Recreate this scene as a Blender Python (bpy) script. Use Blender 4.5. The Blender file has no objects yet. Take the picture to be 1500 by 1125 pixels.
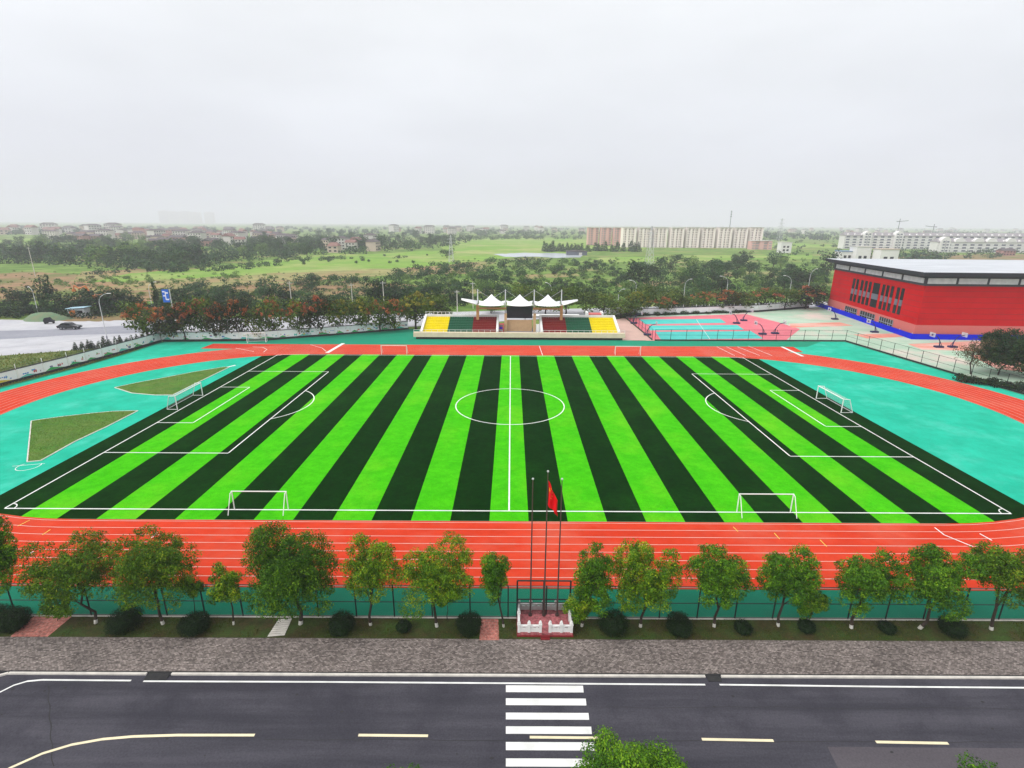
import bpy, math, random
import numpy as np
from mathutils import Vector, Matrix
R = math.radians
S = bpy.context.scene
C = S.collection

# ------------------------------------------------------------------ camera
CF, CX, CY, CZ, PITCH, YAW, ROLL = 775.1, 0.1, -84.8, 29.5, 0.2951, -0.0025, 0.0066

def view_ray(px, py):
    U = (px - 750) / CF; V = (py - 562.5) / CF
    c, s = math.cos(ROLL), math.sin(ROLL)
    u, v = c * U + s * V, -s * U + c * V
    c, s = math.cos(PITCH), math.sin(PITCH)
    y, z, x = c - s * v, -s - c * v, u
    c, s = math.cos(YAW), math.sin(YAW)
    return Vector((c * x - s * y, s * x + c * y, z))

def spot(px, py, z=0.0):
    """point of the ground surveyed from the photo"""
    d = view_ray(px, py); t = (z - CZ) / d.z
    return (CX + t * d.x, CY + t * d.y)

def rise(px, py, Y):
    """x and height of a point seen at (px,py) standing in the plane y=Y"""
    d = view_ray(px, py); t = (Y - CY) / d.y
    return (CX + t * d.x, CZ + t * d.z)

cam_d = bpy.data.cameras.new('camera'); cam = bpy.data.objects.new('camera', cam_d); C.objects.link(cam)
fwd = view_ray(750, 562.5).normalized()
rgt = (view_ray(760, 562.5) - view_ray(740, 562.5)).normalized()
upv = rgt.cross(fwd).normalized()
cam.matrix_world = Matrix(((rgt.x, upv.x, -fwd.x, CX), (rgt.y, upv.y, -fwd.y, CY), (rgt.z, upv.z, -fwd.z, CZ), (0, 0, 0, 1)))
cam_d.sensor_width = 36; cam_d.lens = CF / 1500 * 36
cam_d.clip_start = 0.5; cam_d.clip_end = 40000
S.camera = cam

# ------------------------------------------------------------------ sky, sun, exposure
SUN_EL, SUN_AZ = R(42), R(-118)          # azimuth from +Y towards +X
w = bpy.data.worlds.new('World'); S.world = w; w.use_nodes = True
nt = w.node_tree; N = nt.nodes; L = nt.links
N.clear()
out = N.new('ShaderNodeOutputWorld'); bg = N.new('ShaderNodeBackground'); L.new(bg.outputs[0], out.inputs[0])
sky = N.new('ShaderNodeTexSky'); sky.sky_type = 'NISHITA'; sky.sun_disc = False
sky.sun_elevation = SUN_EL; sky.sun_rotation = SUN_AZ; sky.dust_density = 4; sky.altitude = 50
tc = N.new('ShaderNodeTexCoord'); sp = N.new('ShaderNodeSeparateXYZ'); L.new(tc.outputs['Generated'], sp.inputs[0])
ramp = N.new('ShaderNodeValToRGB'); L.new(sp.outputs['Z'], ramp.inputs[0])
cr = ramp.color_ramp
cr.elements[0].position = 0.0; cr.elements[0].color = (0.80, 0.82, 0.87, 1)
cr.elements[1].position = 1.0; cr.elements[1].color = (1.28, 1.28, 1.28, 1)
for p, c in ((0.10, (0.825, 0.845, 0.91, 1)), (0.20, (0.915, 0.94, 0.985, 1)), (0.33, (1.02, 1.045, 1.07, 1)), (0.6, (1.15, 1.16, 1.18, 1))):
    e = cr.elements.new(p); e.color = c
mp = N.new('ShaderNodeMapping'); mp.inputs['Scale'].default_value = (1.2, 1.2, 4.0); L.new(tc.outputs['Generated'], mp.inputs[0])
nz = N.new('ShaderNodeTexNoise'); nz.inputs['Scale'].default_value = 1.6; nz.inputs['Detail'].default_value = 4; L.new(mp.outputs[0], nz.inputs['Vector'])
mr = N.new('ShaderNodeMapRange'); L.new(nz.outputs[0], mr.inputs['Value'])
mr.inputs['From Min'].default_value = 0.3; mr.inputs['From Max'].default_value = 0.7
mr.inputs['To Min'].default_value = 0.92; mr.inputs['To Max'].default_value = 1.065
mul = N.new('ShaderNodeVectorMath'); mul.operation = 'SCALE'; L.new(ramp.outputs[0], mul.inputs[0]); L.new(mr.outputs[0], mul.inputs['Scale'])
# thin cloud is brighter round the sun
dt = N.new('ShaderNodeVectorMath'); dt.operation = 'DOT_PRODUCT'; L.new(tc.outputs['Generated'], dt.inputs[0])
dt.inputs[1].default_value = (math.sin(SUN_AZ) * math.cos(SUN_EL), math.cos(SUN_AZ) * math.cos(SUN_EL), math.sin(SUN_EL))
gl = N.new('ShaderNodeMapRange'); gl.interpolation_type = 'SMOOTHSTEP'; L.new(dt.outputs['Value'], gl.inputs['Value'])
gl.inputs['From Min'].default_value = 0.2; gl.inputs['From Max'].default_value = 1.0; gl.inputs['To Min'].default_value = 1.0; gl.inputs['To Max'].default_value = 1.85
mg = N.new('ShaderNodeVectorMath'); mg.operation = 'SCALE'; L.new(mul.outputs[0], mg.inputs[0]); L.new(gl.outputs[0], mg.inputs['Scale']); mul = mg
sc10 = N.new('ShaderNodeVectorMath'); sc10.operation = 'SCALE'; sc10.inputs['Scale'].default_value = 0.1; L.new(sky.outputs[0], sc10.inputs[0])
mx = N.new('ShaderNodeMix'); mx.data_type = 'RGBA'; mx.inputs[0].default_value = 0.93
L.new(sc10.outputs[0], mx.inputs[6]); L.new(mul.outputs[0], mx.inputs[7]); L.new(mx.outputs[2], bg.inputs[0])
bg.inputs[1].default_value = 1.0

sun_d = bpy.data.lights.new('sun', 'SUN'); sun = bpy.data.objects.new('sun', sun_d); C.objects.link(sun)
sun_d.energy = 1.3; sun_d.angle = R(18); sun_d.color = (1.0, 0.97, 0.92)
sd = Vector((math.sin(SUN_AZ) * math.cos(SUN_EL), math.cos(SUN_AZ) * math.cos(SUN_EL), math.sin(SUN_EL)))
sun.rotation_euler = sd.to_track_quat('Z', 'Y').to_euler(); sun.location = (-40, 20, 90)

vs = S.view_settings; vs.view_transform = 'Standard'; vs.look = 'None'; vs.exposure = 0.0; vs.gamma = 1.0
S.cycles.max_bounces = 6; S.cycles.diffuse_bounces = 2; S.cycles.glossy_bounces = 2; S.cycles.transparent_max_bounces = 24
S.cycles.volume_bounces = 2; S.cycles.use_denoising = True

# ------------------------------------------------------------------ materials
def node_mat(name):
    m = bpy.data.materials.new(name); m.use_nodes = True
    return m, m.node_tree.nodes, m.node_tree.links, m.node_tree.nodes['Principled BSDF']

def mat(name, a, b=None, scale=1.0, rough=0.8, detail=4, lo=0.35, hi=0.65, bump=0.0, stretch=(1, 1, 1), c=None, cscale=0.05, cl=0.5, ch=0.75, spec=0.3, metal=0.0, fine=0.0, mid=0.0, midscale=1.2):
    """base colour a..b mixed by noise in metres; optional third colour c in broad patches"""
    m, N, L, P = node_mat(name)
    P.inputs['Roughness'].default_value = rough; P.inputs['Specular IOR Level'].default_value = spec; P.inputs['Metallic'].default_value = metal
    b = b or tuple(x * 0.82 for x in a)
    geo = N.new('ShaderNodeNewGeometry'); mp = N.new('ShaderNodeMapping'); mp.inputs['Scale'].default_value = stretch
    L.new(geo.outputs['Position'], mp.inputs[0])
    n = N.new('ShaderNodeTexNoise'); n.inputs['Scale'].default_value = scale; n.inputs['Detail'].default_value = detail; n.inputs['Roughness'].default_value = 0.62
    L.new(mp.outputs[0], n.inputs['Vector'])
    r = N.new('ShaderNodeMapRange'); r.inputs['From Min'].default_value = lo; r.inputs['From Max'].default_value = hi; L.new(n.outputs[0], r.inputs[0])
    x = N.new('ShaderNodeMix'); x.data_type = 'RGBA'; L.new(r.outputs[0], x.inputs[0])
    x.inputs[6].default_value = (*a, 1); x.inputs[7].default_value = (*b, 1)
    col = x.outputs[2]
    if c:
        n2 = N.new('ShaderNodeTexNoise'); n2.inputs['Scale'].default_value = cscale; n2.inputs['Detail'].default_value = 5; n2.inputs['Roughness'].default_value = 0.65
        L.new(geo.outputs['Position'], n2.inputs['Vector'])
        r2 = N.new('ShaderNodeMapRange'); r2.inputs['From Min'].default_value = cl; r2.inputs['From Max'].default_value = ch; L.new(n2.outputs[0], r2.inputs[0])
        y = N.new('ShaderNodeMix'); y.data_type = 'RGBA'; L.new(r2.outputs[0], y.inputs[0]); L.new(col, y.inputs[6]); y.inputs[7].default_value = (*c, 1)
        col = y.outputs[2]
    if fine:
        n3 = N.new('ShaderNodeTexNoise'); n3.inputs['Scale'].default_value = 9.0; n3.inputs['Detail'].default_value = 2; L.new(geo.outputs['Position'], n3.inputs['Vector'])
        r3 = N.new('ShaderNodeMapRange'); r3.inputs['From Min'].default_value = 0.25; r3.inputs['From Max'].default_value = 0.75
        r3.inputs['To Min'].default_value = 1 - fine; r3.inputs['To Max'].default_value = 1 + fine; L.new(n3.outputs[0], r3.inputs[0])
        z = N.new('ShaderNodeVectorMath'); z.operation = 'SCALE'; L.new(col, z.inputs[0]); L.new(r3.outputs[0], z.inputs['Scale']); col = z.outputs[0]
    if mid:
        n4 = N.new('ShaderNodeTexNoise'); n4.inputs['Scale'].default_value = midscale; n4.inputs['Detail'].default_value = 6; n4.inputs['Roughness'].default_value = 0.7; L.new(geo.outputs['Position'], n4.inputs['Vector'])
        r4 = N.new('ShaderNodeMapRange'); r4.inputs['From Min'].default_value = 0.3; r4.inputs['From Max'].default_value = 0.7
        r4.inputs['To Min'].default_value = 1 - mid; r4.inputs['To Max'].default_value = 1 + mid; L.new(n4.outputs[0], r4.inputs[0])
        z4 = N.new('ShaderNodeVectorMath'); z4.operation = 'SCALE'; L.new(col, z4.inputs[0]); L.new(r4.outputs[0], z4.inputs['Scale']); col = z4.outputs[0]
    L.new(col, P.inputs['Base Color'])
    if bump:
        bp = N.new('ShaderNodeBump'); bp.inputs['Strength'].default_value = bump; bp.inputs['Distance'].default_value = 0.05
        L.new(n.outputs[0], bp.inputs['Height']); L.new(bp.outputs[0], P.inputs['Normal'])
    return m

def leaf_mat(name, cols, trans=0.25):
    m, N, L, P = node_mat(name)
    at = N.new('ShaderNodeAttribute'); at.attribute_name = 'tint'
    r = N.new('ShaderNodeValToRGB'); L.new(at.outputs['Fac'], r.inputs[0])
    e = r.color_ramp.elements
    k = len(cols)
    e[0].color = (*cols[0], 1); e[1].color = (*cols[-1], 1)
    for i in range(1, k - 1):
        q = e.new(i / (k - 1)); q.color = (*cols[i], 1)
    P.inputs['Roughness'].default_value = 0.7; P.inputs['Specular IOR Level'].default_value = 0.2
    L.new(r.outputs[0], P.inputs['Base Color'])
    tr = N.new('ShaderNodeBsdfTranslucent'); L.new(r.outputs[0], tr.inputs[0])
    ms = N.new('ShaderNodeMixShader'); ms.inputs[0].default_value = trans
    L.new(P.outputs[0], ms.inputs[1]); L.new(tr.outputs[0], ms.inputs[2]); L.new(ms.outputs[0], N['Material Output'].inputs[0])
    return m

def net_mat(name, col, cover):
    m, N, L, P = node_mat(name)
    P.inputs['Base Color'].default_value = (*col, 1); P.inputs['Roughness'].default_value = 0.6
    t = N.new('ShaderNodeBsdfTransparent'); ms = N.new('ShaderNodeMixShader'); ms.inputs[0].default_value = cover
    L.new(t.outputs[0], ms.inputs[1]); L.new(P.outputs[0], ms.inputs[2]); L.new(ms.outputs[0], N['Material Output'].inputs[0])
    return m

def paver_mat(name, cols, mortar, sx, sy):
    m, N, L, P = node_mat(name)
    P.inputs['Roughness'].default_value = 0.85
    geo = N.new('ShaderNodeNewGeometry')
    b = N.new('ShaderNodeTexBrick'); L.new(geo.outputs['Position'], b.inputs['Vector'])
    b.inputs['Scale'].default_value = 1.0; b.inputs['Brick Width'].default_value = sx; b.inputs['Row Height'].default_value = sy
    b.inputs['Mortar Size'].default_value = 0.012; b.inputs['Bias'].default_value = 0.0
    b.inputs['Color1'].default_value = (*cols[0], 1); b.inputs['Color2'].default_value = (*cols[1], 1); b.inputs['Mortar'].default_value = (*mortar, 1)
    n = N.new('ShaderNodeTexNoise'); n.inputs['Scale'].default_value = 0.35; n.inputs['Detail'].default_value = 5; L.new(geo.outputs['Position'], n.inputs['Vector'])
    r = N.new('ShaderNodeMapRange'); r.inputs['From Min'].default_value = 0.3; r.inputs['From Max'].default_value = 0.7; r.inputs['To Min'].default_value = 0.80; r.inputs['To Max'].default_value = 1.22; L.new(n.outputs[0], r.inputs[0])
    n2 = N.new('ShaderNodeTexNoise'); n2.inputs['Scale'].default_value = 4.6; n2.inputs['Detail'].default_value = 5; n2.inputs['Roughness'].default_value = 0.8; L.new(geo.outputs['Position'], n2.inputs['Vector'])
    r2 = N.new('ShaderNodeMapRange'); r2.inputs['From Min'].default_value = 0.35; r2.inputs['From Max'].default_value = 0.65; r2.inputs['To Min'].default_value = 0.38; r2.inputs['To Max'].default_value = 1.35; L.new(n2.outputs[0], r2.inputs[0])
    mm = N.new('ShaderNodeMath'); mm.operation = 'MULTIPLY'; L.new(r.outputs[0], mm.inputs[0]); L.new(r2.outputs[0], mm.inputs[1])
    z = N.new('ShaderNodeVectorMath'); z.operation = 'SCALE'; L.new(b.outputs[0], z.inputs[0]); L.new(mm.outputs[0], z.inputs['Scale'])
    L.new(z.outputs[0], P.inputs['Base Color'])
    return m

M = {}
M['turf_light'] = mat('turf_light', (0.036, 0.36, 0.002), (0.060, 0.44, 0.004), 0.5, 0.95, 5, c=(0.14, 0.47, 0.012), cscale=0.07, cl=0.5, ch=0.8, spec=0.0, fine=0.18, mid=0.12, midscale=1.6)
M['turf_dark'] = mat('turf_dark', (0.0012, 0.018, 0.0012), (0.0022, 0.026, 0.002), 0.5, 0.95, 5, c=(0.006, 0.045, 0.004), cscale=0.08, cl=0.5, ch=0.8, spec=0.0, fine=0.3, mid=0.3, midscale=1.6)
M['track'] = mat('track_rubber', (0.50, 0.036, 0.013), (0.56, 0.050, 0.020), 0.25, 0.95, 5, stretch=(0.35, 1, 1), c=(0.54, 0.095, 0.055), cscale=0.10, cl=0.48, ch=0.75, spec=0.03, fine=0.05, mid=0.09, midscale=0.5)
M['track_new'] = mat('track_fresh_red', (0.52, 0.030, 0.012), (0.56, 0.04, 0.016), 0.3, 0.95, spec=0.03, mid=0.08)
M['teal'] = mat('teal_coating', (0.012, 0.36, 0.235), (0.020, 0.42, 0.285), 0.15, 0.95, 5, c=(0.075, 0.49, 0.37), cscale=0.13, cl=0.52, ch=0.78, fine=0.04, spec=0.03, mid=0.12, midscale=0.4)
M['apron_green'] = mat('green_coating', (0.010, 0.22, 0.13), (0.014, 0.26, 0.155), 0.2, 0.9, 5, c=(0.02, 0.18, 0.11), cscale=0.2, cl=0.5, ch=0.8, spec=0.05)
M['white'] = mat('white_paint', (0.80, 0.80, 0.78), (0.72, 0.72, 0.70), 0.6, 0.6)
M['line'] = mat('white_line_paint', (0.78, 0.78, 0.76), (0.62, 0.62, 0.60), 0.7, 0.8)
M['lane'] = mat('lane_line_paint', (0.62, 0.40, 0.36), (0.56, 0.27, 0.23), 0.5, 0.9, spec=0.05)
M['yellow_line'] = mat('yellow_line_paint', (0.75, 0.50, 0.08), (0.66, 0.42, 0.07), 0.5, 0.8)
M['cream_line'] = mat('cream_line_paint', (0.78, 0.68, 0.46), (0.66, 0.58, 0.40), 1.2, 0.8)
M['asphalt'] = mat('asphalt', (0.042, 0.041, 0.051), (0.070, 0.067, 0.081), 0.8, 0.95, 6, stretch=(0.06, 1, 1), c=(0.036, 0.035, 0.045), cscale=0.25, cl=0.45, ch=0.75, fine=0.16, spec=0.1)
M['asphalt_pale'] = mat('asphalt_pale_patch', (0.078, 0.070, 0.080), (0.092, 0.083, 0.093), 0.6, 0.95, 6, stretch=(0.12, 1, 1), fine=0.14, spec=0.1)
M['kerb'] = mat('kerb_stone', (0.66, 0.62, 0.56), (0.50, 0.47, 0.43), 1.6, 0.85)
M['dark_gap'] = mat('dark_gutter', (0.022, 0.022, 0.024), (0.035, 0.034, 0.034), 1.5, 0.9)
M['paver'] = paver_mat('grey_brown_pavers', ((0.31, 0.262, 0.240), (0.10, 0.080, 0.072)), (0.10, 0.080, 0.070), 0.21, 0.11)
M['pink_paver'] = paver_mat('pink_pavers', ((0.50, 0.17, 0.13), (0.42, 0.13, 0.10)), (0.40, 0.26, 0.21), 0.30, 0.30)
M['verge'] = mat('verge_soil_grass', (0.024, 0.032, 0.004), (0.058, 0.040, 0.012), 1.3, 0.95, 6, c=(0.035, 0.070, 0.008), cscale=0.5, cl=0.4, ch=0.65, bump=0.6, fine=0.3)
M['worn_grass'] = mat('worn_grass', (0.045, 0.145, 0.008), (0.100, 0.165, 0.022), 0.35, 0.95, 6, c=(0.075, 0.19, 0.012), cscale=0.22, cl=0.5, ch=0.7, bump=0.5, fine=0.25, mid=0.2)
M['concrete'] = mat('pale_concrete', (0.46, 0.46, 0.48), (0.38, 0.38, 0.41), 0.12, 0.9, 5, stretch=(0.5, 1, 1), c=(0.47, 0.465, 0.47), cscale=0.03, mid=0.1, midscale=0.25)
M['concrete_grey'] = mat('grey_concrete', (0.27, 0.275, 0.31), (0.22, 0.225, 0.26), 0.15, 0.9, 5, stretch=(0.4, 1, 1), mid=0.1)
M['soil'] = mat('bare_soil', (0.33, 0.20, 0.115), (0.21, 0.155, 0.08), 0.15, 0.95, 6, c=(0.12, 0.155, 0.045), cscale=0.045, cl=0.45, ch=0.62, fine=0.2, mid=0.25, midscale=0.18, spec=0.03)
M['field_lime'] = mat('lime_field_crop', (0.20, 0.34, 0.055), (0.145, 0.27, 0.045), 0.03, 0.95, 6, stretch=(0.4, 1.6, 1), c=(0.32, 0.34, 0.13), cscale=0.014, cl=0.45, ch=0.65, fine=0.1, mid=0.14, midscale=0.1, spec=0.03)
M['field_straw'] = mat('straw_field', (0.33, 0.29, 0.13), (0.19, 0.215, 0.075), 0.05, 0.95, 6, stretch=(0.4, 1.8, 1), c=(0.30, 0.18, 0.105), cscale=0.02, cl=0.45, ch=0.6, fine=0.15, mid=0.22, midscale=0.14, spec=0.03)
M['terrain'] = mat('scrub_ground', (0.075, 0.150, 0.028), (0.190, 0.285, 0.065), 0.06, 0.95, 8, stretch=(0.5, 1.3, 1), c=(0.30, 0.25, 0.12), cscale=0.02, cl=0.52, ch=0.68, fine=0.15, spec=0.03, mid=0.3, midscale=0.15)
M['verge_green'] = mat('roadside_grass', (0.075, 0.115, 0.020), (0.155, 0.18, 0.04), 0.25, 0.95, 6, c=(0.05, 0.085, 0.018), cscale=0.12, cl=0.45, ch=0.7, bump=0.5, fine=0.25)
M['water'] = mat('pale_water', (0.42, 0.46, 0.48), (0.36, 0.40, 0.42), 0.01, 0.25)
M['steel'] = mat('pale_steel', (0.55, 0.56, 0.58), (0.48, 0.49, 0.50), 1.0, 0.45)
M['dark_steel'] = mat('dark_green_steel', (0.012, 0.020, 0.018), (0.020, 0.028, 0.025), 1.0, 0.5)
M['pole_brown'] = mat('bronze_pole', (0.055, 0.038, 0.034), (0.075, 0.052, 0.045), 1.0, 0.4)
M['fence_net'] = net_mat('fence_wire_mesh', (0.004, 0.016, 0.015), 0.40)
M['court_net'] = net_mat('court_wire_mesh', (0.03, 0.05, 0.05), 0.10)
M['goal_net'] = net_mat('goal_netting', (0.75, 0.75, 0.75), 0.22)
M['bark'] = mat('bark', (0.045, 0.032, 0.022), (0.025, 0.018, 0.013), 3.0, 0.9)
M['lime_wash'] = mat('lime_washed_bark', (0.62, 0.60, 0.55), (0.45, 0.42, 0.36), 4.0, 0.9)
LEAF = {
 'green': leaf_mat('leaves_green', ((0.008, 0.034, 0.0012), (0.032, 0.105, 0.0025), (0.085, 0.215, 0.004), (0.260, 0.410, 0.010)), 0.13),
 'deep': leaf_mat('leaves_deep_green', ((0.007, 0.028, 0.0012), (0.026, 0.085, 0.0025), (0.070, 0.175, 0.004), (0.210, 0.340, 0.010)), 0.12),
 'warm': leaf_mat('leaves_warm', ((0.011, 0.034, 0.0012), (0.038, 0.100, 0.0025), (0.095, 0.195, 0.004), (0.290, 0.300, 0.012)), 0.13),
 'lime': leaf_mat('leaves_lime', ((0.013, 0.044, 0.0012), (0.050, 0.135, 0.0025), (0.150, 0.280, 0.005), (0.460, 0.440, 0.014)), 0.13),
 'dark': leaf_mat('leaves_dark', ((0.004, 0.013, 0.004), (0.010, 0.028, 0.006), (0.020, 0.050, 0.009), (0.050, 0.090, 0.015)), 0.12),
 'box': leaf_mat('leaves_clipped', ((0.0015, 0.007, 0.001), (0.004, 0.016, 0.002), (0.008, 0.028, 0.003), (0.022, 0.058, 0.005)), 0.1),
 'rowgreen': leaf_mat('leaves_row_green', ((0.014, 0.032, 0.003), (0.036, 0.072, 0.005), (0.080, 0.125, 0.009), (0.170, 0.200, 0.018)), 0.12),
 'row': leaf_mat('leaves_row', ((0.006, 0.011, 0.002), (0.014, 0.023, 0.003), (0.032, 0.042, 0.006), (0.085, 0.080, 0.012)), 0.12),
 'wood': leaf_mat('leaves_wood', ((0.008, 0.026, 0.009), (0.018, 0.052, 0.014), (0.036, 0.090, 0.022), (0.090, 0.165, 0.036)), 0.12),
 'scrub': leaf_mat('leaves_scrub', ((0.030, 0.075, 0.014), (0.070, 0.150, 0.024), (0.125, 0.220, 0.038), (0.200, 0.270, 0.065)), 0.12),
 'orange': leaf_mat('blossom_orange', ((0.090, 0.060, 0.012), (0.34, 0.105, 0.032), (0.60, 0.20, 0.080)), 0.2),
 'red': leaf_mat('blossom_red', ((0.100, 0.050, 0.012), (0.36, 0.090, 0.040), (0.62, 0.19, 0.10)), 0.2),
 'yellow': leaf_mat('blossom_yellow', ((0.10, 0.11, 0.012), (0.22, 0.20, 0.02), (0.46, 0.37, 0.035)), 0.2),
 'brown': leaf_mat('leaves_brown', ((0.05, 0.045, 0.02), (0.09, 0.075, 0.03), (0.15, 0.11, 0.045))),
 'grass': leaf_mat('grass_blades', ((0.022, 0.040, 0.004), (0.045, 0.070, 0.006), (0.080, 0.085, 0.012), (0.14, 0.10, 0.03)), 0.12),
}

# ------------------------------------------------------------------ shape helpers
class Shape:
    def __init__(s): s.v = []; s.f = []; s.m = []
    def add(s, vs, fs, mi=0):
        o = len(s.v); s.v += [tuple(map(float, q)) for q in vs]
        for f in fs: s.f.append(tuple(o + i for i in f)); s.m.append(mi)
        return s
    def box(s, x0, x1, y0, y1, z0, z1, mi=0):
        v = [(x0, y0, z0), (x1, y0, z0), (x1, y1, z0), (x0, y1, z0), (x0, y0, z1), (x1, y0, z1), (x1, y1, z1), (x0, y1, z1)]
        return s.add(v, [(3, 2, 1, 0), (4, 5, 6, 7), (0, 1, 5, 4), (1, 2, 6, 5), (2, 3, 7, 6), (3, 0, 4, 7)], mi)
    def beam(s, p, q, wd, ht, mi=0, z0=0, z1=None):
        """upright slab between two ground points p,q: thickness wd, from z0 to z1"""
        p = Vector((p[0], p[1])); q = Vector((q[0], q[1])); d = (q - p).normalized(); n = Vector((-d.y, d.x)) * wd / 2
        z1 = z0 + ht if z1 is None else z1
        a = [p - n, q - n, q + n, p + n]
        return s.add([(*c, z0) for c in a] + [(*c, z1) for c in a], [(3, 2, 1, 0), (4, 5, 6, 7), (0, 1, 5, 4), (1, 2, 6, 5), (2, 3, 7, 6), (3, 0, 4, 7)], mi)
    def tube(s, pts, rad, n=6, mi=0, cap=True):
        pts = [Vector(p) for p in pts]
        if not hasattr(rad, '__len__'): rad = [rad] * len(pts)
        rings = []; o = len(s.v)
        for i, p in enumerate(pts):
            t = (pts[min(i + 1, len(pts) - 1)] - pts[max(i - 1, 0)]).normalized()
            a = t.cross(Vector((0, 0, 1)) if abs(t.z) < 0.9 else Vector((1, 0, 0))).normalized(); b = t.cross(a)
            for k in range(n):
                an = 2 * math.pi * k / n
                s.v.append(tuple(p + (a * math.cos(an) + b * math.sin(an)) * rad[i]))
        for i in range(len(pts) - 1):
            for k in range(n):
                s.f.append((o + i * n + k, o + i * n + (k + 1) % n, o + (i + 1) * n + (k + 1) % n, o + (i + 1) * n + k)); s.m.append(mi)
        if cap:
            s.f.append(tuple(o + k for k in range(n))); s.m.append(mi)
            s.f.append(tuple(o + (len(pts) - 1) * n + k for k in reversed(range(n)))); s.m.append(mi)
        return s
    def sheet(s, pts, z, mi=0):
        return s.add([(p[0], p[1], z) for p in pts], [tuple(range(len(pts)))], mi)
    def prism(s, pts, z0, z1, mi=0):
        n = len(pts)
        return s.add([(p[0], p[1], z0) for p in pts] + [(p[0], p[1], z1) for p in pts],
                     [tuple(reversed(range(n))), tuple(range(n, 2 * n))] + [(i, (i + 1) % n, n + (i + 1) % n, n + i) for i in range(n)], mi)
    def extrude_y(s, prof, y0, y1, mi=0):
        n = len(prof)
        return s.add([(p[0], y0, p[1]) for p in prof] + [(p[0], y1, p[1]) for p in prof],
                     [tuple(range(n)), tuple(reversed(range(n, 2 * n)))] + [((i + 1) % n, i, n + i, n + (i + 1) % n) for i in range(n)], mi)
    def ball(s, c, r, n=8, mi=0):
        vs = []; fs = []
        for i in range(n // 2 + 1):
            th = math.pi * i / (n // 2)
            for k in range(n):
                ph = 2 * math.pi * k / n
                vs.append((c[0] + r * math.sin(th) * math.cos(ph), c[1] + r * math.sin(th) * math.sin(ph), c[2] + r * math.cos(th)))
        for i in range(n // 2):
            for k in range(n):
                fs.append((i * n + k, (i + 1) * n + k, (i + 1) * n + (k + 1) % n, i * n + (k + 1) % n))
        return s.add(vs, fs, mi)
    def mesh(s, name, mats, smooth=False):
        me = bpy.data.meshes.new(name); me.from_pydata(s.v, [], s.f)
        for m in (mats if isinstance(mats, (list, tuple)) else [mats]): me.materials.append(m)
        me.polygons.foreach_set('material_index', s.m)
        if smooth: me.polygons.foreach_set('use_smooth', [True] * len(s.f))
        me.update(); return me
    def build(s, name, mats, parent=None, smooth=False, loc=None, rz=0):
        o = bpy.data.objects.new(name, s.mesh(name, mats, smooth)); C.objects.link(o)
        if parent: o.parent = parent
        if loc: o.location = loc
        if rz: o.rotation_euler.z = rz
        return o

def tag(o, label=None, cat=None, group=None, kind=None):
    if label: o['label'] = label
    if cat: o['category'] = cat
    if group: o['group'] = group
    if kind: o['kind'] = kind
    return o

def thing(name, label, cat, loc=(0, 0, 0), rz=0, group=None):
    o = bpy.data.objects.new(name, None); C.objects.link(o); o.empty_display_size = 0.5
    o.location = loc; o.rotation_euler.z = rz
    return tag(o, label, cat, group)

def struct(name, shape, m): return tag(shape.build(name, m), kind='structure')

def put(me, name, loc, parent=None, rz=0, sc=1.0):
    o = bpy.data.objects.new(name, me); C.objects.link(o); o.location = loc; o.rotation_euler.z = rz
    o.scale = sc if hasattr(sc, '__len__') else (sc, sc, sc)
    if parent: o.parent = parent
    return o

def copy_tree(src, loc, rz=0, sc=None, label=None, group=None):
    r = src.copy(); C.objects.link(r); r.location = loc; r.rotation_euler.z = rz
    if sc: r.scale = sc if hasattr(sc, '__len__') else (sc, sc, sc)
    if label: r['label'] = label
    if group: r['group'] = group
    for ch in list(src.children):
        c = ch.copy(); C.objects.link(c); c.parent = r
        for g in ch.children:
            d = g.copy(); C.objects.link(d); d.parent = c
    return r

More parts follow.
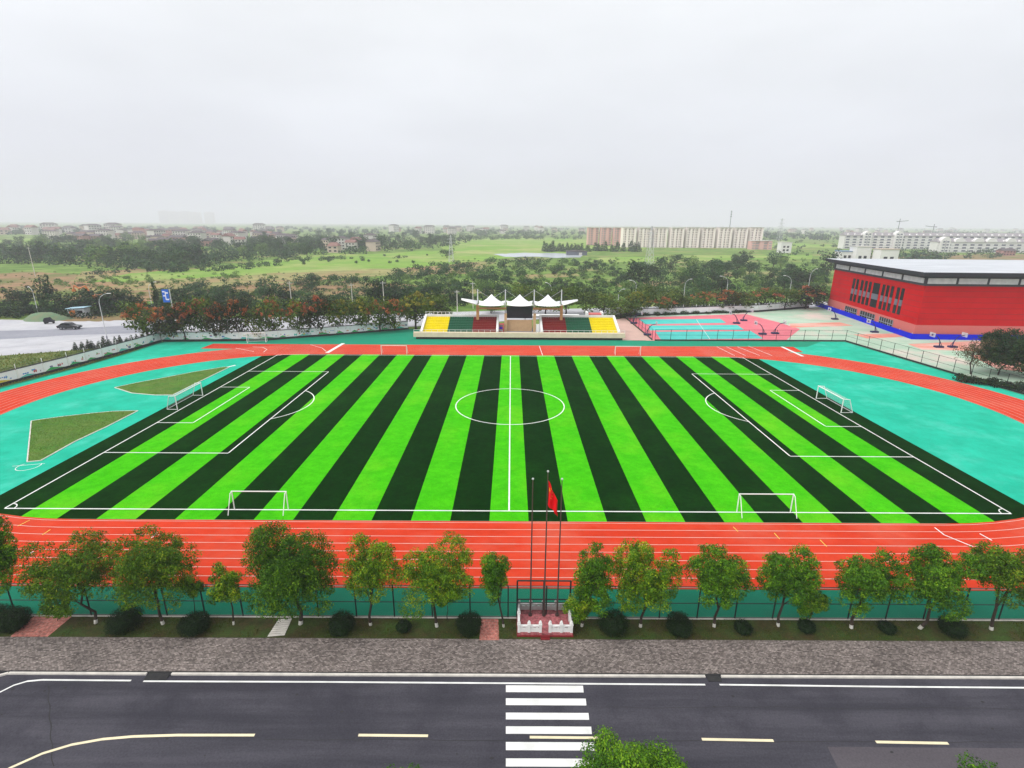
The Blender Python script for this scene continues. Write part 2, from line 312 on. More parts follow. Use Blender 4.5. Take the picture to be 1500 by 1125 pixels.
rng = np.random.default_rng(7)
def leaf_mesh(name, blobs, n, size, m, seed=0, flat=0.35, shell=0.55, aspect=0.55, tint_blob=0.5, out=1.0):
    """many small leaf faces spread through the volumes of the blobs (cx,cy,cz,rx,ry,rz)"""
    g = np.random.default_rng(seed + 11)
    B = np.array(blobs, float)
    wt = (B[:, 3] * B[:, 4] * B[:, 5]) ** (2 / 3); wt /= wt.sum()
    idx = g.choice(len(B), n, p=wt)
    d = g.normal(size=(n, 3)); d /= np.linalg.norm(d, axis=1)[:, None]
    rad = shell + (1.06 - shell) * g.random(n) ** 0.6
    rad *= 1 + 0.10 * g.normal(size=n)
    b = B[idx]; c = b[:, :3] + d * rad[:, None] * b[:, 3:]
    nrm = d * out + g.normal(size=(n, 3)) * 0.6 + np.array([0, 0, flat]); nrm /= np.linalg.norm(nrm, axis=1)[:, None]
    t = np.cross(nrm, g.normal(size=(n, 3))); t /= np.linalg.norm(t, axis=1)[:, None]
    u = np.cross(nrm, t)
    s = size * (0.6 + 0.8 * g.random(n))[:, None]
    k = aspect * (0.8 + 0.4 * g.random(n))[:, None]
    V = np.stack([c - t * s * 0.5, c + u * s * k * 0.5 + t * s * 0.08, c + t * s * 0.5, c - u * s * k * 0.5 - t * s * 0.08], 1).reshape(-1, 3)
    bt = g.random(len(B))
    tint = np.clip(tint_blob * bt[idx] + (1 - tint_blob) * g.beta(2, 2, n), 0, 1)
    me = bpy.data.meshes.new(name)
    me.vertices.add(4 * n); me.vertices.foreach_set('co', V.astype(np.float32).ravel())
    me.loops.add(4 * n); me.loops.foreach_set('vertex_index', np.arange(4 * n, dtype=np.int32))
    me.polygons.add(n); me.polygons.foreach_set('loop_start', np.arange(0, 4 * n, 4, dtype=np.int32)); me.polygons.foreach_set('loop_total', np.full(n, 4, dtype=np.int32))
    a = me.attributes.new('tint', 'FLOAT', 'FACE'); a.data.foreach_set('value', tint.astype(np.float32))
    me.materials.append(m); me.update(calc_edges=True)
    return me

# ================================================================== THE SETTING
YC, XC = -0.7, 45.0
def stadium(r, n=40, xc=XC):
    pts = []
    for i in range(n + 1):
        a = -math.pi / 2 + math.pi * i / n
        pts.append((xc + r * math.cos(a), YC + r * math.sin(a)))
    for i in range(n + 1):
        a = math.pi / 2 + math.pi * i / n
        pts.append((-xc + r * math.cos(a), YC + r * math.sin(a)))
    return pts
def ring(s, r0, r1, z, n=40, mi=0):
    a, b = stadium(r0, n), stadium(r1, n); k = len(a)
    s.add([(p[0], p[1], z) for p in a] + [(p[0], p[1], z) for p in b], [(k + i, k + (i + 1) % k, (i + 1) % k, i) for i in range(k)], mi)
def strip(s, pts, wd, z, mi=0):
    """painted line of width wd along points"""
    pts = [Vector((p[0], p[1])) for p in pts]; Lp = []; Rp = []
    for i, p in enumerate(pts):
        t = (pts[min(i + 1, len(pts) - 1)] - pts[max(i - 1, 0)]).normalized(); n = Vector((-t.y, t.x)) * wd / 2
        Lp.append(p + n); Rp.append(p - n)
    k = len(pts)
    s.add([(p.x, p.y, z) for p in Rp] + [(p.x, p.y, z) for p in Lp], [(i, i + 1, k + i + 1, k + i) for i in range(k - 1)], mi)
def arc(cx, cy, r, a0, a1, n=32): return [(cx + r * math.cos(R(a0 + (a1 - a0) * i / n)), cy + r * math.sin(R(a0 + (a1 - a0) * i / n))) for i in range(n + 1)]

E = 9000
struct('ground', Shape().sheet([(-E, -400), (E, -400), (E, E), (-E, E)], -0.30), M['terrain'])

# ---- running track, apron, pitch
ap = [spot(-160, 622), spot(0, 568), spot(115, 538), spot(185, 518), spot(240, 500)]
apron_poly = [(-96, -50.65), (-95.2, -8)] + ap[1:4] + [(-88.9, 47.5), (-64, 49.2), (-29.3, 66), (32, 66), (32, 52.2), (88.7, 52.6), (92.7, 17.7), (94.6, 4), (98, -20), (99, -50.65)]
struct('apron', Shape().prism(apron_poly, -0.28, 0.0), M['apron_green'])
sh = Shape(); sh.sheet(stadium(36.4), 0.006)
tl = [(-95, -49.5)] + [(-94.6, -8)] + ap[1:4] + [(-88.4, 47.2), (-70, 48.2), (-70, 36), (-44, 36), (-44, 20), (-52, -40)]
sh.sheet([p for p in [(-94.9, -46.2), (-94.6, -8), (-92.6, 8.2), (-89.8, 22.7), (-88.4, 34.8), (-88.0, 47.0), (-75, 47.6), (-45, 44), (-45, -40)]], 0.004)
sh.sheet([(45, -40), (45, 44), (75, 46), (82, 52.2), (88.2, 52.2), (92.3, 17.7), (94.2, 4), (97.5, -20), (98, -46.2)], 0.004)
struct('teal_sports_surface', sh, M['teal'])

tk = Shape(); ring(tk, 35.9, 46.4, 0.016)
tk2 = [(-75, 45.6), (-75, 46.4), (-45, 46.4), (-45, 45.6)]
struct('running_track', tk, M['track'])
ch = Shape(); ch.sheet([(-74.8, 45.6), (-46, 35.25), (-46, 45.6)], 0.010); ch.sheet([(46, 35.25), (71.5, 45.9), (46, 45.9)], 0.010)
ch.sheet([(-75, 40.2), (-46, 40), (-46, 45.6), (-74.8, 45.6)], 0.0115); ch.sheet([(46, 40), (71, 40.2), (71.5, 45.9), (46, 45.9)], 0.0115)
struct('sprint_chute', ch, M['track_new'])
ln = Shape()
for k in range(9): ring(ln, 36.15 + 1.25 * k, 36.15 + 1.25 * k + 0.085, 0.022)
for k in range(9): strip(ln, [(-74, 35.5 + 1.25 * k), (-46, 35.5 + 1.25 * k)], 0.08, 0.0225); strip(ln, [(46, 35.5 + 1.25 * k), (70, 35.5 + 1.25 * k)], 0.08, 0.0225)
struct('lane_lines', ln, M['lane'])
mk = Shape()
strip(mk, [spot(479, 517), spot(503, 503)], 0.9, 0.030); strip(mk, [spot(1145, 508), spot(1176, 522)], 0.7, 0.030)
for a, b in (((1080, 508), (1113, 521)), ((1064, 508), (1092, 521)), ((1050, 508), (1076, 521)), ((790, 507), (795, 521)), ((1096, 507), (1131, 521)), ((345, 510), (372, 515))): strip(mk, [spot(*a), spot(*b)], 0.14, 0.030)
strip(mk, [spot(370, 508), spot(385, 509), spot(391, 512), spot(386, 516)], 0.14, 0.030); strip(mk, [spot(455, 505), spot(472, 510), spot(478, 515)], 0.14, 0.031)
for a, b in (((1369, 773), (1382, 783)), ((1381, 783), (1425, 801)), ((1435, 782), (1453, 792)), ((40, 814), (49, 808)), ((222, 788), (230, 780))): strip(mk, [spot(*a), spot(*b)], 0.13, 0.031)
struct('track_markings', mk, M['line'])
ym = Shape()
for a, b in (((1074, 772), (1081, 779)), ((1134, 781), (1142, 790)), ((1201, 791), (1211, 801)), ((62, 784), (74, 776)), ((26, 771), (44, 762))): strip(ym, [spot(*a), spot(*b)], 0.09, 0.0315)
struct('track_yellow_ticks', ym, M['yellow_line'])

pw = Shape(); W0, W1, SW = -36.55, 35.35, 4.06
edges = [-57.0] + [(-12.5 + i) * SW for i in range(26)] + [57.0]
for i in range(27):
    n = i - 13
    light = abs(n) <= 12 and n % 2 == 0
    pw.add([(edges[i], W0, 0.012), (edges[i + 1], W0, 0.012), (edges[i + 1], W1, 0.012), (edges[i], W1, 0.012)], [(0, 1, 2, 3)], 0 if light else 1)
tag(pw.build('football_pitch', [M['turf_light'], M['turf_dark']]), kind='structure')
PL, PW = 53.9, 34.55
pl = Shape(); LW = 0.17; z = 0.020
def rect(s, x0, x1, y0, y1):
    strip(s, [(x0, y0), (x1, y0)], LW, z); strip(s, [(x0, y1), (x1, y1)], LW, z)
    for x in (x0, x1): strip(s, [(x, y0 + LW / 2), (x, y1 - LW / 2)], LW, z)
rect(pl, -PL, PL, -PW, PW); strip(pl, [(0, -PW + LW / 2), (0, PW - LW / 2)], LW, z)
strip(pl, arc(0, 0, 9.15, 0, 360, 72), LW, z + 0.002)
for sx in (-1, 1):
    for d, h in ((16.5, 20.16), (5.5, 9.16)):
        strip(pl, [(sx * (PL - LW / 2), -h), (sx * (PL - d), -h)], LW, z + 0.002); strip(pl, [(sx * (PL - LW / 2), h), (sx * (PL - d), h)], LW, z + 0.002)
        strip(pl, [(sx * (PL - d), -h + LW / 2), (sx * (PL - d), h - LW / 2)], LW, z + 0.002)
    q = arc(sx * (PL - 11), 0, 9.15, -53, 53, 24)
    strip(pl, [((x if sx < 0 else 2 * (PL - 11) - x), y) for x, y in q], LW, z + 0.004)
    for sy in (-1, 1):
        q = arc(0, 0, 1.0, 0, 90, 10); strip(pl, [(sx * (PL - x), sy * (PW - y)) for x, y in q], .11, z + 0.004)
struct('pitch_lines', pl, M['line'])

# grass islands in the left D with pale kerbs
D1 = [spot(*q) for q in ((202, 602), (165, 603), (133, 606), (88, 611), (46, 617), (40, 677), (60, 675), (85, 661), (110, 647), (155, 626))]
D2 = [spot(*q) for q in ((168, 568), (200, 561), (233, 555), (285, 545), (328, 538), (336, 538), (295, 558), (253, 579), (227, 579), (193, 576))]
for D in (D1, D2):
    gi = Shape().prism(D, 0.007, 0.07); struct('grass_island', gi, M['worn_grass'])
    kb = Shape()
    for i in range(len(D)):
        a, b = D[i], D[(i + 1) % len(D)]
        kb.beam(a, b, 0.14, 0.09, 0, 0.005)
    struct('island_kerb', kb, M['kerb'])
jm = Shape()
strip(jm, arc(*spot(42, 683), 1.25, 150, 400, 20), 0.08, 0.012); strip(jm, [spot(18, 683), spot(66, 679)], 0.08, 0.014); strip(jm, [spot(322, 540), spot(345, 535)], 0.5, 0.014)
struct('jump_markings', jm, M['line'])

# ---- foreground strip, pavement, road
struct('lawn_strip', Shape().prism([(-75, -52.75), (75, -52.75), (75, -50.66), (-75, -50.66)], -0.28, 0.02), M['verge'])
struct('pavement', Shape().prism([(-75, -55.82), (75, -55.82), (75, -52.76), (-75, -52.76)], -0.28, 0.0), M['paver'])
kb = Shape()
kx = spot(12, 986)[0]
def kerb_piece(a, b): kb.box(a, b, -56.10, -55.94, -0.29, 0.01)
for a, b in ((kx, -24.6), (-22.9, 13.5), (14.6, 75)): kerb_piece(a, b)
kb.beam((kx - 0.05, -56.02), (kx - 4.6, -58.3), 0.16, 0.3, 0, -0.29, 0.01)
struct('kerb', kb, M['kerb'])
struct('gutter', Shape().box(-75, 75, -55.93, -55.83, -0.29, -0.02), M['dark_gap'])
dg = Shape(); dg.box(-24.5, -23.0, -56.5, -55.94, -0.29, -0.05); dg.box(13.6, 14.5, -56.4, -55.94, -0.29, -0.05)
struct('drain_channel', dg, M['dark_gap'])
struct('road', Shape().sheet([(-90, -72), (90, -72), (90, -55.9), (-90, -55.9)], -0.10), M['asphalt'])
struct('road_patch', Shape().sheet([spot(1212, 1094, -.1), spot(1600, 1097, -.1), (40, -72), (20, -72), spot(1240, 1150, -.1)], -0.096), M['asphalt_pale'])
rl = Shape(); zr = -0.09
el = [spot(-20, 1021, -.1), spot(0, 1014, -.1), spot(20, 1004, -.1), spot(40, 998, -.1), spot(62, 996, -.1), spot(192, 997, -.1)]
strip(rl, el, 0.13, zr)
strip(rl, [spot(210, 998, -.1), spot(470, 999, -.1), spot(750, 1001, -.1), spot(1033, 1003, -.1)], 0.13, zr); strip(rl, [spot(1054, 1003, -.1), spot(1300, 1006, -.1), spot(1560, 1008, -.1)], 0.13, zr)
for y0, y1, x1 in ((1004, 1014, 854), (1023, 1033, 858), (1044, 1054, 862), (1064, 1075, 866), (1087, 1099, 870), (1111, 1123, 873), (1137, 1151, 877)):
    a, b, c, d = spot(741, y0, -.1), spot(x1, y0 + .5, -.1), spot(x1 + 1, y1 + .5, -.1), spot(741, y1, -.1)
    rl.sheet([d, (c[0], d[1]), (b[0], a[1]), a], zr)
struct('road_white_markings', rl, M['line'])
rc = Shape()
for x0, y0, x1, y1 in ((525, 1077, 627, 1078), (776, 1080, 877, 1081), (1028, 1083, 1133, 1085), (1283, 1087, 1389, 1089), (1530, 1091, 1640, 1093)):
    strip(rc, [spot(x0, y0, -.1), spot(x1, y1, -.1)], 0.17, zr + 0.003)
strip(rc, [spot(*q, -.1) for q in ((-30, 1150), (15, 1125), (62, 1104), (105, 1091), (150, 1083), (195, 1079), (260, 1077), (373, 1077))], 0.17, zr + 0.003)
struct('road_cream_markings', rc, M['cream_line'])
sm = Shape()
strip(sm, [(x, -60.72 + .03 * math.sin(x * .7) + .02 * math.sin(x * 2.3)) for x in np.arange(-14.5, 45, .8)], 0.035, zr - .004)
strip(sm, [(x, -58.4 + .05 * math.sin(x * .5) + .03 * math.sin(x * 1.9)) for x in np.arange(6, 40, .8)], 0.025, zr - .004)
strip(sm, [(-30.5 + .55 * t, -57.0 - .62 * t + .06 * math.sin(t * 3)) for t in np.arange(0, 9, .4)], 0.05, zr - .004)
rs_ = random.Random(4)
for i in range(26):
    cx_, cy_, r_ = rs_.uniform(-34, 36), rs_.uniform(-62.3, -57), rs_.uniform(.03, .11)
    sm.sheet([(cx_ + r_ * rs_.uniform(.6, 1.5) * math.cos(a), cy_ + r_ * rs_.uniform(.5, 1) * math.sin(a)) for a in (0, 1.05, 2.1, 3.14, 4.2, 5.2)], zr - .0035)
struct('road_seams_and_stains', sm, M['dark_gap'])
pp = Shape()
pp.sheet([spot(*q) for q in ((15, 933), (70, 933), (106, 903), (50, 903))], 0.028)
pp.sheet([spot(*q) for q in ((702, 938), (731, 938), (730, 907), (705, 907))], 0.028)
struct('pink_path', pp, M['pink_paver'])
sl = Shape()
a0, a1, b0, b1 = [Vector(spot(*q)) for q in ((392, 933), (417, 931), (409, 907), (428, 906))]
for i in range(8):
    t0, t1 = i / 8, (i + 0.72) / 8
    sl.prism([a0.lerp(b0, t0), a1.lerp(b1, t0), a1.lerp(b1, t1), a0.lerp(b0, t1)], 0.02, 0.07)
struct('stepping_slab_path', sl, M['kerb'])

# ---- left road and land beyond the wall
zb = -0.2
struct('concrete_road', Shape().sheet([(-330, 30), (-95.5, 4), (-93, 30), (-91.5, 50), (-66, 53), (-30, 71), (36, 95), (60, 99), (90, 106), (170, 130), (170, 142), (95, 124), (52, 114), (-24, 98), (-75, 86), (-105, 80), (-150, 78), (-330, 92)], zb), M['concrete'])
struct('asphalt_road', Shape().sheet([spot(-200, 512), spot(0, 496), spot(100, 490), spot(205, 487), spot(250, 480), spot(230, 474), spot(60, 482), spot(-200, 489)], zb + 0.01), M['concrete_grey'])
fm = Shape()
for i in range(7): strip(fm, [spot(150 + i * 11, 489 - i * .6, zb), spot(163 + i * 11, 479 - i * .6, zb)], .30, zb + .016)
for i in range(6): strip(fm, [spot(-20 + i * 40, 499 - i * 2.6, zb), spot(0 + i * 40, 497.7 - i * 2.6, zb)], .22, zb + .018)
strip(fm, [spot(-60, 514, zb), spot(60, 505, zb), spot(130, 497, zb), spot(190, 490, zb)], .2, zb + .020)
struct('far_road_markings', fm, M['concrete_grey'])
vg = [(-96.4, -8), (-94.3, 8.2), (-91.5, 22.7), (-90.2, 36), (-90.4, 47), spot(228, 497), spot(170, 506), spot(110, 512), spot(0, 520), spot(-120, 530), (-130, -20)]
struct('roadside_verge', Shape().sheet(vg, -0.15), M['verge_green'])

def rough(px, seed, amp=.05, sub=14):
    g = random.Random(seed); o = []
    for i in range(len(px)):
        a, b = Vector(px[i]), Vector(px[(i + 1) % len(px)]); d = b - a; n = Vector((-d.y, d.x)); ph = g.uniform(0, 6)
        for k in range(sub):
            t = k / sub; w_ = min(t, 1 - t) * 2; o.append(tuple(a + d * t + Vector((n.x, n.y * .25)) * amp * w_ * (math.sin(ph + t * 9) * .5 + g.uniform(-.7, .7))))
    return o
def field(name, px, z, m):
    P = rough(px, len(px) + int(px[0][0]))
    return struct(name, Shape().sheet([spot(q[0], max(q[1], 331.5)) for q in P], z), M[m])
field('bare_soil', ((100, 470), (205, 468), (262, 466), (262, 460), (120, 462), (40, 464)), -0.19, 'soil')
field('soil_field', ((-300, 440), (60, 440), (200, 440), (380, 438), (520, 432), (640, 424), (600, 415), (450, 410), (300, 408), (150, 404), (60, 398), (-300, 398)), -0.26, 'soil')
field('straw_field', ((90, 425), (240, 423), (420, 414), (560, 403), (690, 400), (720, 388), (640, 378), (450, 384), (280, 392), (120, 397)), -0.22, 'field_straw')
field('lime_field', ((120, 414), (240, 409), (330, 404), (470, 397), (600, 392), (700, 383), (790, 372), (800, 362), (700, 363), (560, 371), (440, 374), (330, 390), (190, 400)), -0.18, 'field_lime')
field('lime_field', ((660, 372), (800, 372), (940, 368), (950, 360), (880, 352), (800, 348), (700, 349), (640, 358)), -0.14, 'field_lime')
field('lime_field', ((0, 357), (120, 353), (120, 350), (-200, 351), (-200, 358)), -0.18, 'field_lime')
field('lime_field', ((860, 384), (1040, 382), (1190, 379), (1190, 373), (1010, 374), (880, 377)), -0.16, 'field_lime')
field('lime_field', ((1120, 362), (1240, 364), (1240, 358), (1120, 356)), -0.16, 'field_lime')
field('pond', ((740, 376), (850, 377), (856, 372), (770, 370), (722, 372)), -0.10, 'water')
field('dirt_lot', ((1230, 384), (1600, 384), (1600, 371), (1230, 374)), -0.16, 'soil')
for q in (((620, 432), (720, 428), (730, 422), (640, 423)), ((770, 408), (850, 404), (845, 400), (760, 402)), ((900, 420), (1010, 416), (1000, 411), (905, 413)), ((1050, 404), (1170, 400), (1150, 396), (1060, 398))):
    field('soil_field', q, -0.2, 'field_straw')

# ---- courts on the right
GU, GV = Vector((0.126, 0.992)), Vector((0.9995, -0.03)); GA = Vector((108.9, 56.2))
M['court_pink'] = mat('court_pink', (0.60, 0.13, 0.17), (0.66, 0.17, 0.20), 0.3, 0.85)
M['court_teal'] = mat('court_teal', (0.05, 0.44, 0.40), (0.07, 0.50, 0.45), 0.25, 0.85)
M['court_worn'] = mat('court_worn_green', (0.30, 0.46, 0.33), (0.44, 0.54, 0.43), 0.12, 0.9, 6, stretch=(0.5, 1.4, 1), c=(0.62, 0.50, 0.44), cscale=0.07, cl=0.48, ch=0.66, fine=0.08)
M['court_red'] = mat('court_worn_red', (0.62, 0.20, 0.14), (0.66, 0.33, 0.26), 0.2, 0.9, 6, stretch=(0.4, 1.4, 1), c=(0.66, 0.48, 0.42), cscale=0.08, cl=0.5, ch=0.7)
struct('court_ground', Shape().prism([(38, 52.9), (89, 53.1), (93.2, 18), (95, 4.5), (175, 4.5), (175, 130), (130, 125), (112, 112), (88, 101.5), (59, 94.8), (38, 91)], -0.28, -0.004), M['court_worn'])
def cq(*px): return [spot(*q) for q in px]
struct('pink_court', Shape().sheet(cq((912, 466), (1092, 460), (1140, 472), (1172, 482), (1150, 499.5), (946, 499)), 0.004), M['court_pink'])
ct = Shape()
ct.sheet(cq((936, 468), (1055, 467), (1064, 473), (945, 475)), 0.010); ct.sheet(cq((950, 477), (1080, 476), (1090, 483), (952, 484)), 0.010)
ct.sheet(cq((960, 486), (1100, 485), (1118, 496), (968, 497.5)), 0.010)
struct('teal_court', ct, M['court_teal'])
rd = Shape()
for q in (((1155, 474), (1230, 472), (1250, 477), (1160, 480)), ((1250, 490), (1330, 488), (1350, 492), (1270, 496)), ((1330, 504), (1420, 500), (1500, 503), (1500, 518), (1440, 515), (1350, 512)), ((1420, 520), (1500, 522), (1500, 545), (1460, 540))):
    rd.sheet(cq(*q), 0.010)
struct('worn_red_court', rd, M['court_red'])
cl = Shape()
for q in (((1400, 507), (1402, 522)), ((1195, 462), (1260, 461)), ((1340, 520), (1440, 517)), ((1290, 503), (1390, 500)), ((955, 481), (1085, 480)), ((1020, 468), (1040, 497)), ((1300, 512), (1370, 530)), ((1200, 468), (1290, 480))):
    strip(cl, [spot(*p) for p in q], 0.12, 0.018)
struct('court_lines', cl, M['line'])
struct('stand_apron', Shape().sheet([(29, 52.6), (38, 52.6), (37.6, 88), (29, 80)], 0.006), mat('pale_pink_concrete', (0.55, 0.36, 0.30), (0.48, 0.32, 0.27), 0.3))

# ================================================================== GYMNASIUM
M['gym_red'] = mat('red_cladding', (0.49, 0.003, 0.004), (0.43, 0.002, 0.003), 0.12, 0.85, 4, stretch=(1, 1, 2.5), spec=0.02, mid=0.07, midscale=0.3)
M['gym_red_light'] = mat('pale_red_brick_base', (0.56, 0.15, 0.13), (0.48, 0.11, 0.10), 1.2, 0.9, mid=0.15)
M['charcoal'] = mat('charcoal_metal', (0.030, 0.033, 0.042), (0.024, 0.026, 0.034), 0.5, 0.6)
M['fascia'] = mat('dark_fascia', (0.014, 0.015, 0.020), (0.018, 0.019, 0.026), 0.5, 0.65)
M['roof_white'] = mat('white_metal_roof', (0.52, 0.54, 0.57), (0.44, 0.46, 0.49), 0.08, 0.6, 4, stretch=(1, 4, 1), spec=0.1)
M['poly'] = mat('translucent_panel', (0.60, 0.60, 0.62), (0.46, 0.46, 0.50), 0.7, 0.4, 4)
M['glass_dark'] = mat('dark_window_glass', (0.006, 0.007, 0.009), (0.012, 0.013, 0.016), 0.4, 0.25, spec=0.25)
M['band_grey'] = mat('grey_spandrel', (0.13, 0.14, 0.17), (0.10, 0.11, 0.14), 0.5, 0.5)
M['hoarding_blue'] = mat('blue_hoarding', (0.0, 0.010, 0.60), (0.0, 0.008, 0.50), 0.3, 0.8, spec=0.03)
M['cream'] = mat('cream_render', (0.68, 0.58, 0.42), (0.60, 0.51, 0.37), 0.7, 0.8)
GL, GW = 54.0, 78.0
gym = thing('sports_hall', 'large red sports hall with white roof and dark slot windows behind the worn courts', 'building', (GA.x, GA.y, -0.05))
def gp(s, t): q = GU * s + GV * t; return (q.x, q.y)
sh = Shape(); sh.prism([gp(1, 1), gp(1, GW), gp(GL, GW), gp(GL, 1)], 0, 14.3); 
for k in range(1, 7):      # cladding joints proud of the wall
    zz = 3.9 + k * 1.5
    sh.beam(gp(0.985, 1.2), gp(0.985, GW), 0.03, 0.11, 1, zz); sh.beam(gp(1.2, 0.985), gp(GL, 0.985), 0.03, 0.11, 1, zz)
sh.build('wall', [M['gym_red'], mat('red_cladding_joint', (0.27, 0.004, 0.004))], gym)
sh = Shape(); sh.beam(gp(0.80, 0.7), gp(0.80, GW), 0.24, 3.8, 0, 0.0); sh.beam(gp(0.7, 0.80), gp(GL, 0.80), 0.24, 3.8, 0, 0.003)
sh.build('brick_base', M['gym_red_light'], gym)
sh = Shape(); sh.prism([gp(0.7, 0.7), gp(0.7, GW), gp(GL, GW), gp(GL, 0.7)], 14.31, 16.9); sh.build('clerestory_band', M['charcoal'], gym)
for k in range(5):
    a = 1.4 + k * 10.4
    pn = Shape().beam(gp(a, 0.62), gp(a + 9.3, 0.62), 0.12, 1.35, 0, 14.95); pn.build('clerestory_window', M['poly'], gym)
for k in range(9):
    a = 1.2 + k * 8.0
    pn = Shape().beam(gp(0.62, a), gp(0.62, a + 7.3), 0.12, 1.45, 0, 14.9); pn.build('clerestory_window', M['poly'], gym)
rf = Shape(); o1 = [gp(-1.8, -1.8), gp(-1.8, GW + 2), gp(GL + 2, GW + 2), gp(GL + 2, -1.8)]; o2 = [gp(0.0, 0.0), gp(0, GW), gp(GL, GW), gp(GL, 0)]
rf.add([(*p, 16.92) for p in o2] + [(*p, 17.05) for p in o1] + [(*p, 18.05) for p in o1], [(3, 2, 1, 0)] + [(i, (i + 1) % 4, 4 + (i + 1) % 4, 4 + i) for i in range(4)] + [(4 + i, 4 + (i + 1) % 4, 8 + (i + 1) % 4, 8 + i) for i in range(4)], 1)
rg = [gp(GL * .5, 22), gp(GL * .5, GW - 22)]
rf.add([(*p, 18.05) for p in o1] + [(*p, 19.0) for p in rg], [(0, 1, 5, 4), (1, 2, 5), (2, 3, 4, 5), (3, 0, 4)], 0)
rf.build('roof', [M['roof_white'], M['fascia']], gym)
for s0, wd in ((37.7, 1.5), (35.3, 1.5), (32.3, 1.5), (29.8, 1.5), (27.3, 1.5), (22.4, 3.7), (19.5, 1.4), (17.2, 1.4), (14.8, 1.4), (11.8, 1.4), (9.5, 1.4)):
    wn = Shape().beam(gp(s0, 0.97), gp(s0 + wd, 0.97), 0.14, 7.4, 0, 5.2); o = wn.build('window', M['glass_dark'], gym)
    Shape().beam(gp(s0, 0.93), gp(s0 + wd, 0.93), 0.14, 1.7, 0, 7.6).build('spandrel', M['band_grey'], o)
for a, b in ((32.4, 40.4), (21.2, 30.1), (11.2, 18.4)):
    wn = Shape().beam(gp(a, 0.66), gp(b, 0.66), 0.12, 2.9, 0, 0.35); o = wn.build('ground_floor_window', M['glass_dark'], gym)
    fr = Shape()
    for k in range(7): q = a + (b - a) * k / 6; fr.beam(gp(q - 0.1, 0.57), gp(q + 0.1, 0.57), 0.1, 2.9, 0, 0.35)
    fr.beam(gp(a, 0.565), gp(b, 0.565), 0.1, 0.18, 0, 1.9); fr.build('frame', M['concrete_grey'], o)
hd = thing('hoarding', 'bright blue hoarding running along the foot of the red hall', 'hoarding', (GA.x, GA.y, 0))
sh = Shape(); sh.beam(gp(0, 0), gp(62, 0), 0.1, 1.5, 0, 0.0); sh.beam(gp(0.003, 0.06), gp(0.003, GW - 4), 0.1, 1.497, 0, 0.0)
sh.build('panel', M['hoarding_blue'], hd)
for k in range(0, 62, 6): Shape().beam(gp(k + .4, 0.12), gp(k + .52, 0.12), 0.12, 1.7).build('brace', M['steel'], hd)

# ================================================================== GRANDSTAND
M['seat_yellow'] = mat('yellow_seats', (0.80, 0.66, 0.004), (0.74, 0.60, 0.004), 0.8, 0.6, spec=0.1)
M['seat_green'] = mat('green_seats', (0.012, 0.115, 0.055), (0.010, 0.095, 0.046), 0.8, 0.5)
M['seat_red'] = mat('red_seats', (0.22, 0.012, 0.010), (0.19, 0.010, 0.009), 0.8, 0.5)
M['tan'] = mat('tan_panelling', (0.55, 0.36, 0.20), (0.48, 0.31, 0.17), 0.9, 0.75)
M['orange_tan'] = mat('orange_tan_column', (0.55, 0.29, 0.12), (0.48, 0.25, 0.10), 0.9, 0.75)
M['black'] = mat('plinth_shadow_black', (0.016, 0.010, 0.010), (0.024, 0.016, 0.014), 0.9, 0.8)  # near-black colour carries the shadow below the stand's parapet
M['tent'] = mat('white_membrane', (0.80, 0.80, 0.80), (0.76, 0.76, 0.77), 0.3, 0.6)
gs = thing('grandstand', 'grandstand with yellow, green and red seats under three white tent peaks', 'grandstand', (0, 52.3, 0))
sh = Shape(); sh.box(-25.0, 29.6, 0.35, 1.2, 0.0, 0.62); sh.build('plinth', M['black'], gs)
sh = Shape(); sh.box(-25.6, 30.2, 0.0, 1.2, 0.63, 1.85); sh.build('parapet', M['cream'], gs)
sh = Shape()
for x0, x1 in ((-25.5, -2.2), (7.0, 30.1)):
    sh.box(x0, x1, 0.08, 0.14, 2.55, 2.62)
    n = int((x1 - x0) / 1.5)
    for k in range(n + 1): xx = x0 + (x1 - x0 - .08) * k / n; sh.box(xx, xx + .08, 0.06, 0.16, 1.85, 2.62)
sh.build('front_railing', M['white'], gs)
NR = 9
def tier(x0, x1, m):
    sh = Shape()
    for r in range(NR):
        y = 1.9 + r * 0.88; zt = 1.75 + r * 0.30
        sh.box(x0, x1, y, y + 0.885, 0.05, zt - 0.14)
        n = int((x1 - x0) / 0.62); d = (x1 - x0) / n
        for k in range(n):
            a = x0 + k * d + 0.015
            sh.box(a, a + d - 0.03, y + 0.22, y + 0.62, zt - 0.14, zt)
            sh.box(a, a + d - 0.03, y + 0.60, y + 0.70, zt - 0.02, zt + 0.30)
    return sh.build('seat_block', m, gs)
for a, b, m in ((-23.4, -16.95, 'yellow'), (-16.93, -10.35, 'green'), (-10.33, -3.9, 'red'), (8.6, 15.1, 'red'), (15.12, 21.8, 'green'), (21.82, 28.5, 'yellow')):
    o = tier(a, b, M['seat_' + m]); o['label'] = m + ' block of stepped seats'
sh = Shape()
for x in (-24.0, -3.88, 8.0, 28.52):
    Shape().add([(x, 1.3, 0), (x + .58, 1.3, 0), (x + .58, 10.2, 0), (x, 10.2, 0), (x, 1.3, 2.1), (x + .58, 1.3, 2.1), (x + .58, 10.2, 4.95), (x, 10.2, 4.95)], [(3, 2, 1, 0), (4, 5, 6, 7), (0, 1, 5, 4), (1, 2, 6, 5), (2, 3, 7, 6), (3, 0, 4, 7)]).build('side_wall', M['white'], gs)
Shape().box(8.0, 29.1, 10.25, 10.6, 0, 4.95).build('rear_wall', M['white'], gs)
sh = Shape(); sh.box(-24.0, -3.3, 10.25, 10.6, 0, 4.95)
for k in range(14): sh.box(-23.8 + k * 1.1, -23.68 + k * 1.1, 10.3, 10.42, 4.95, 5.6)
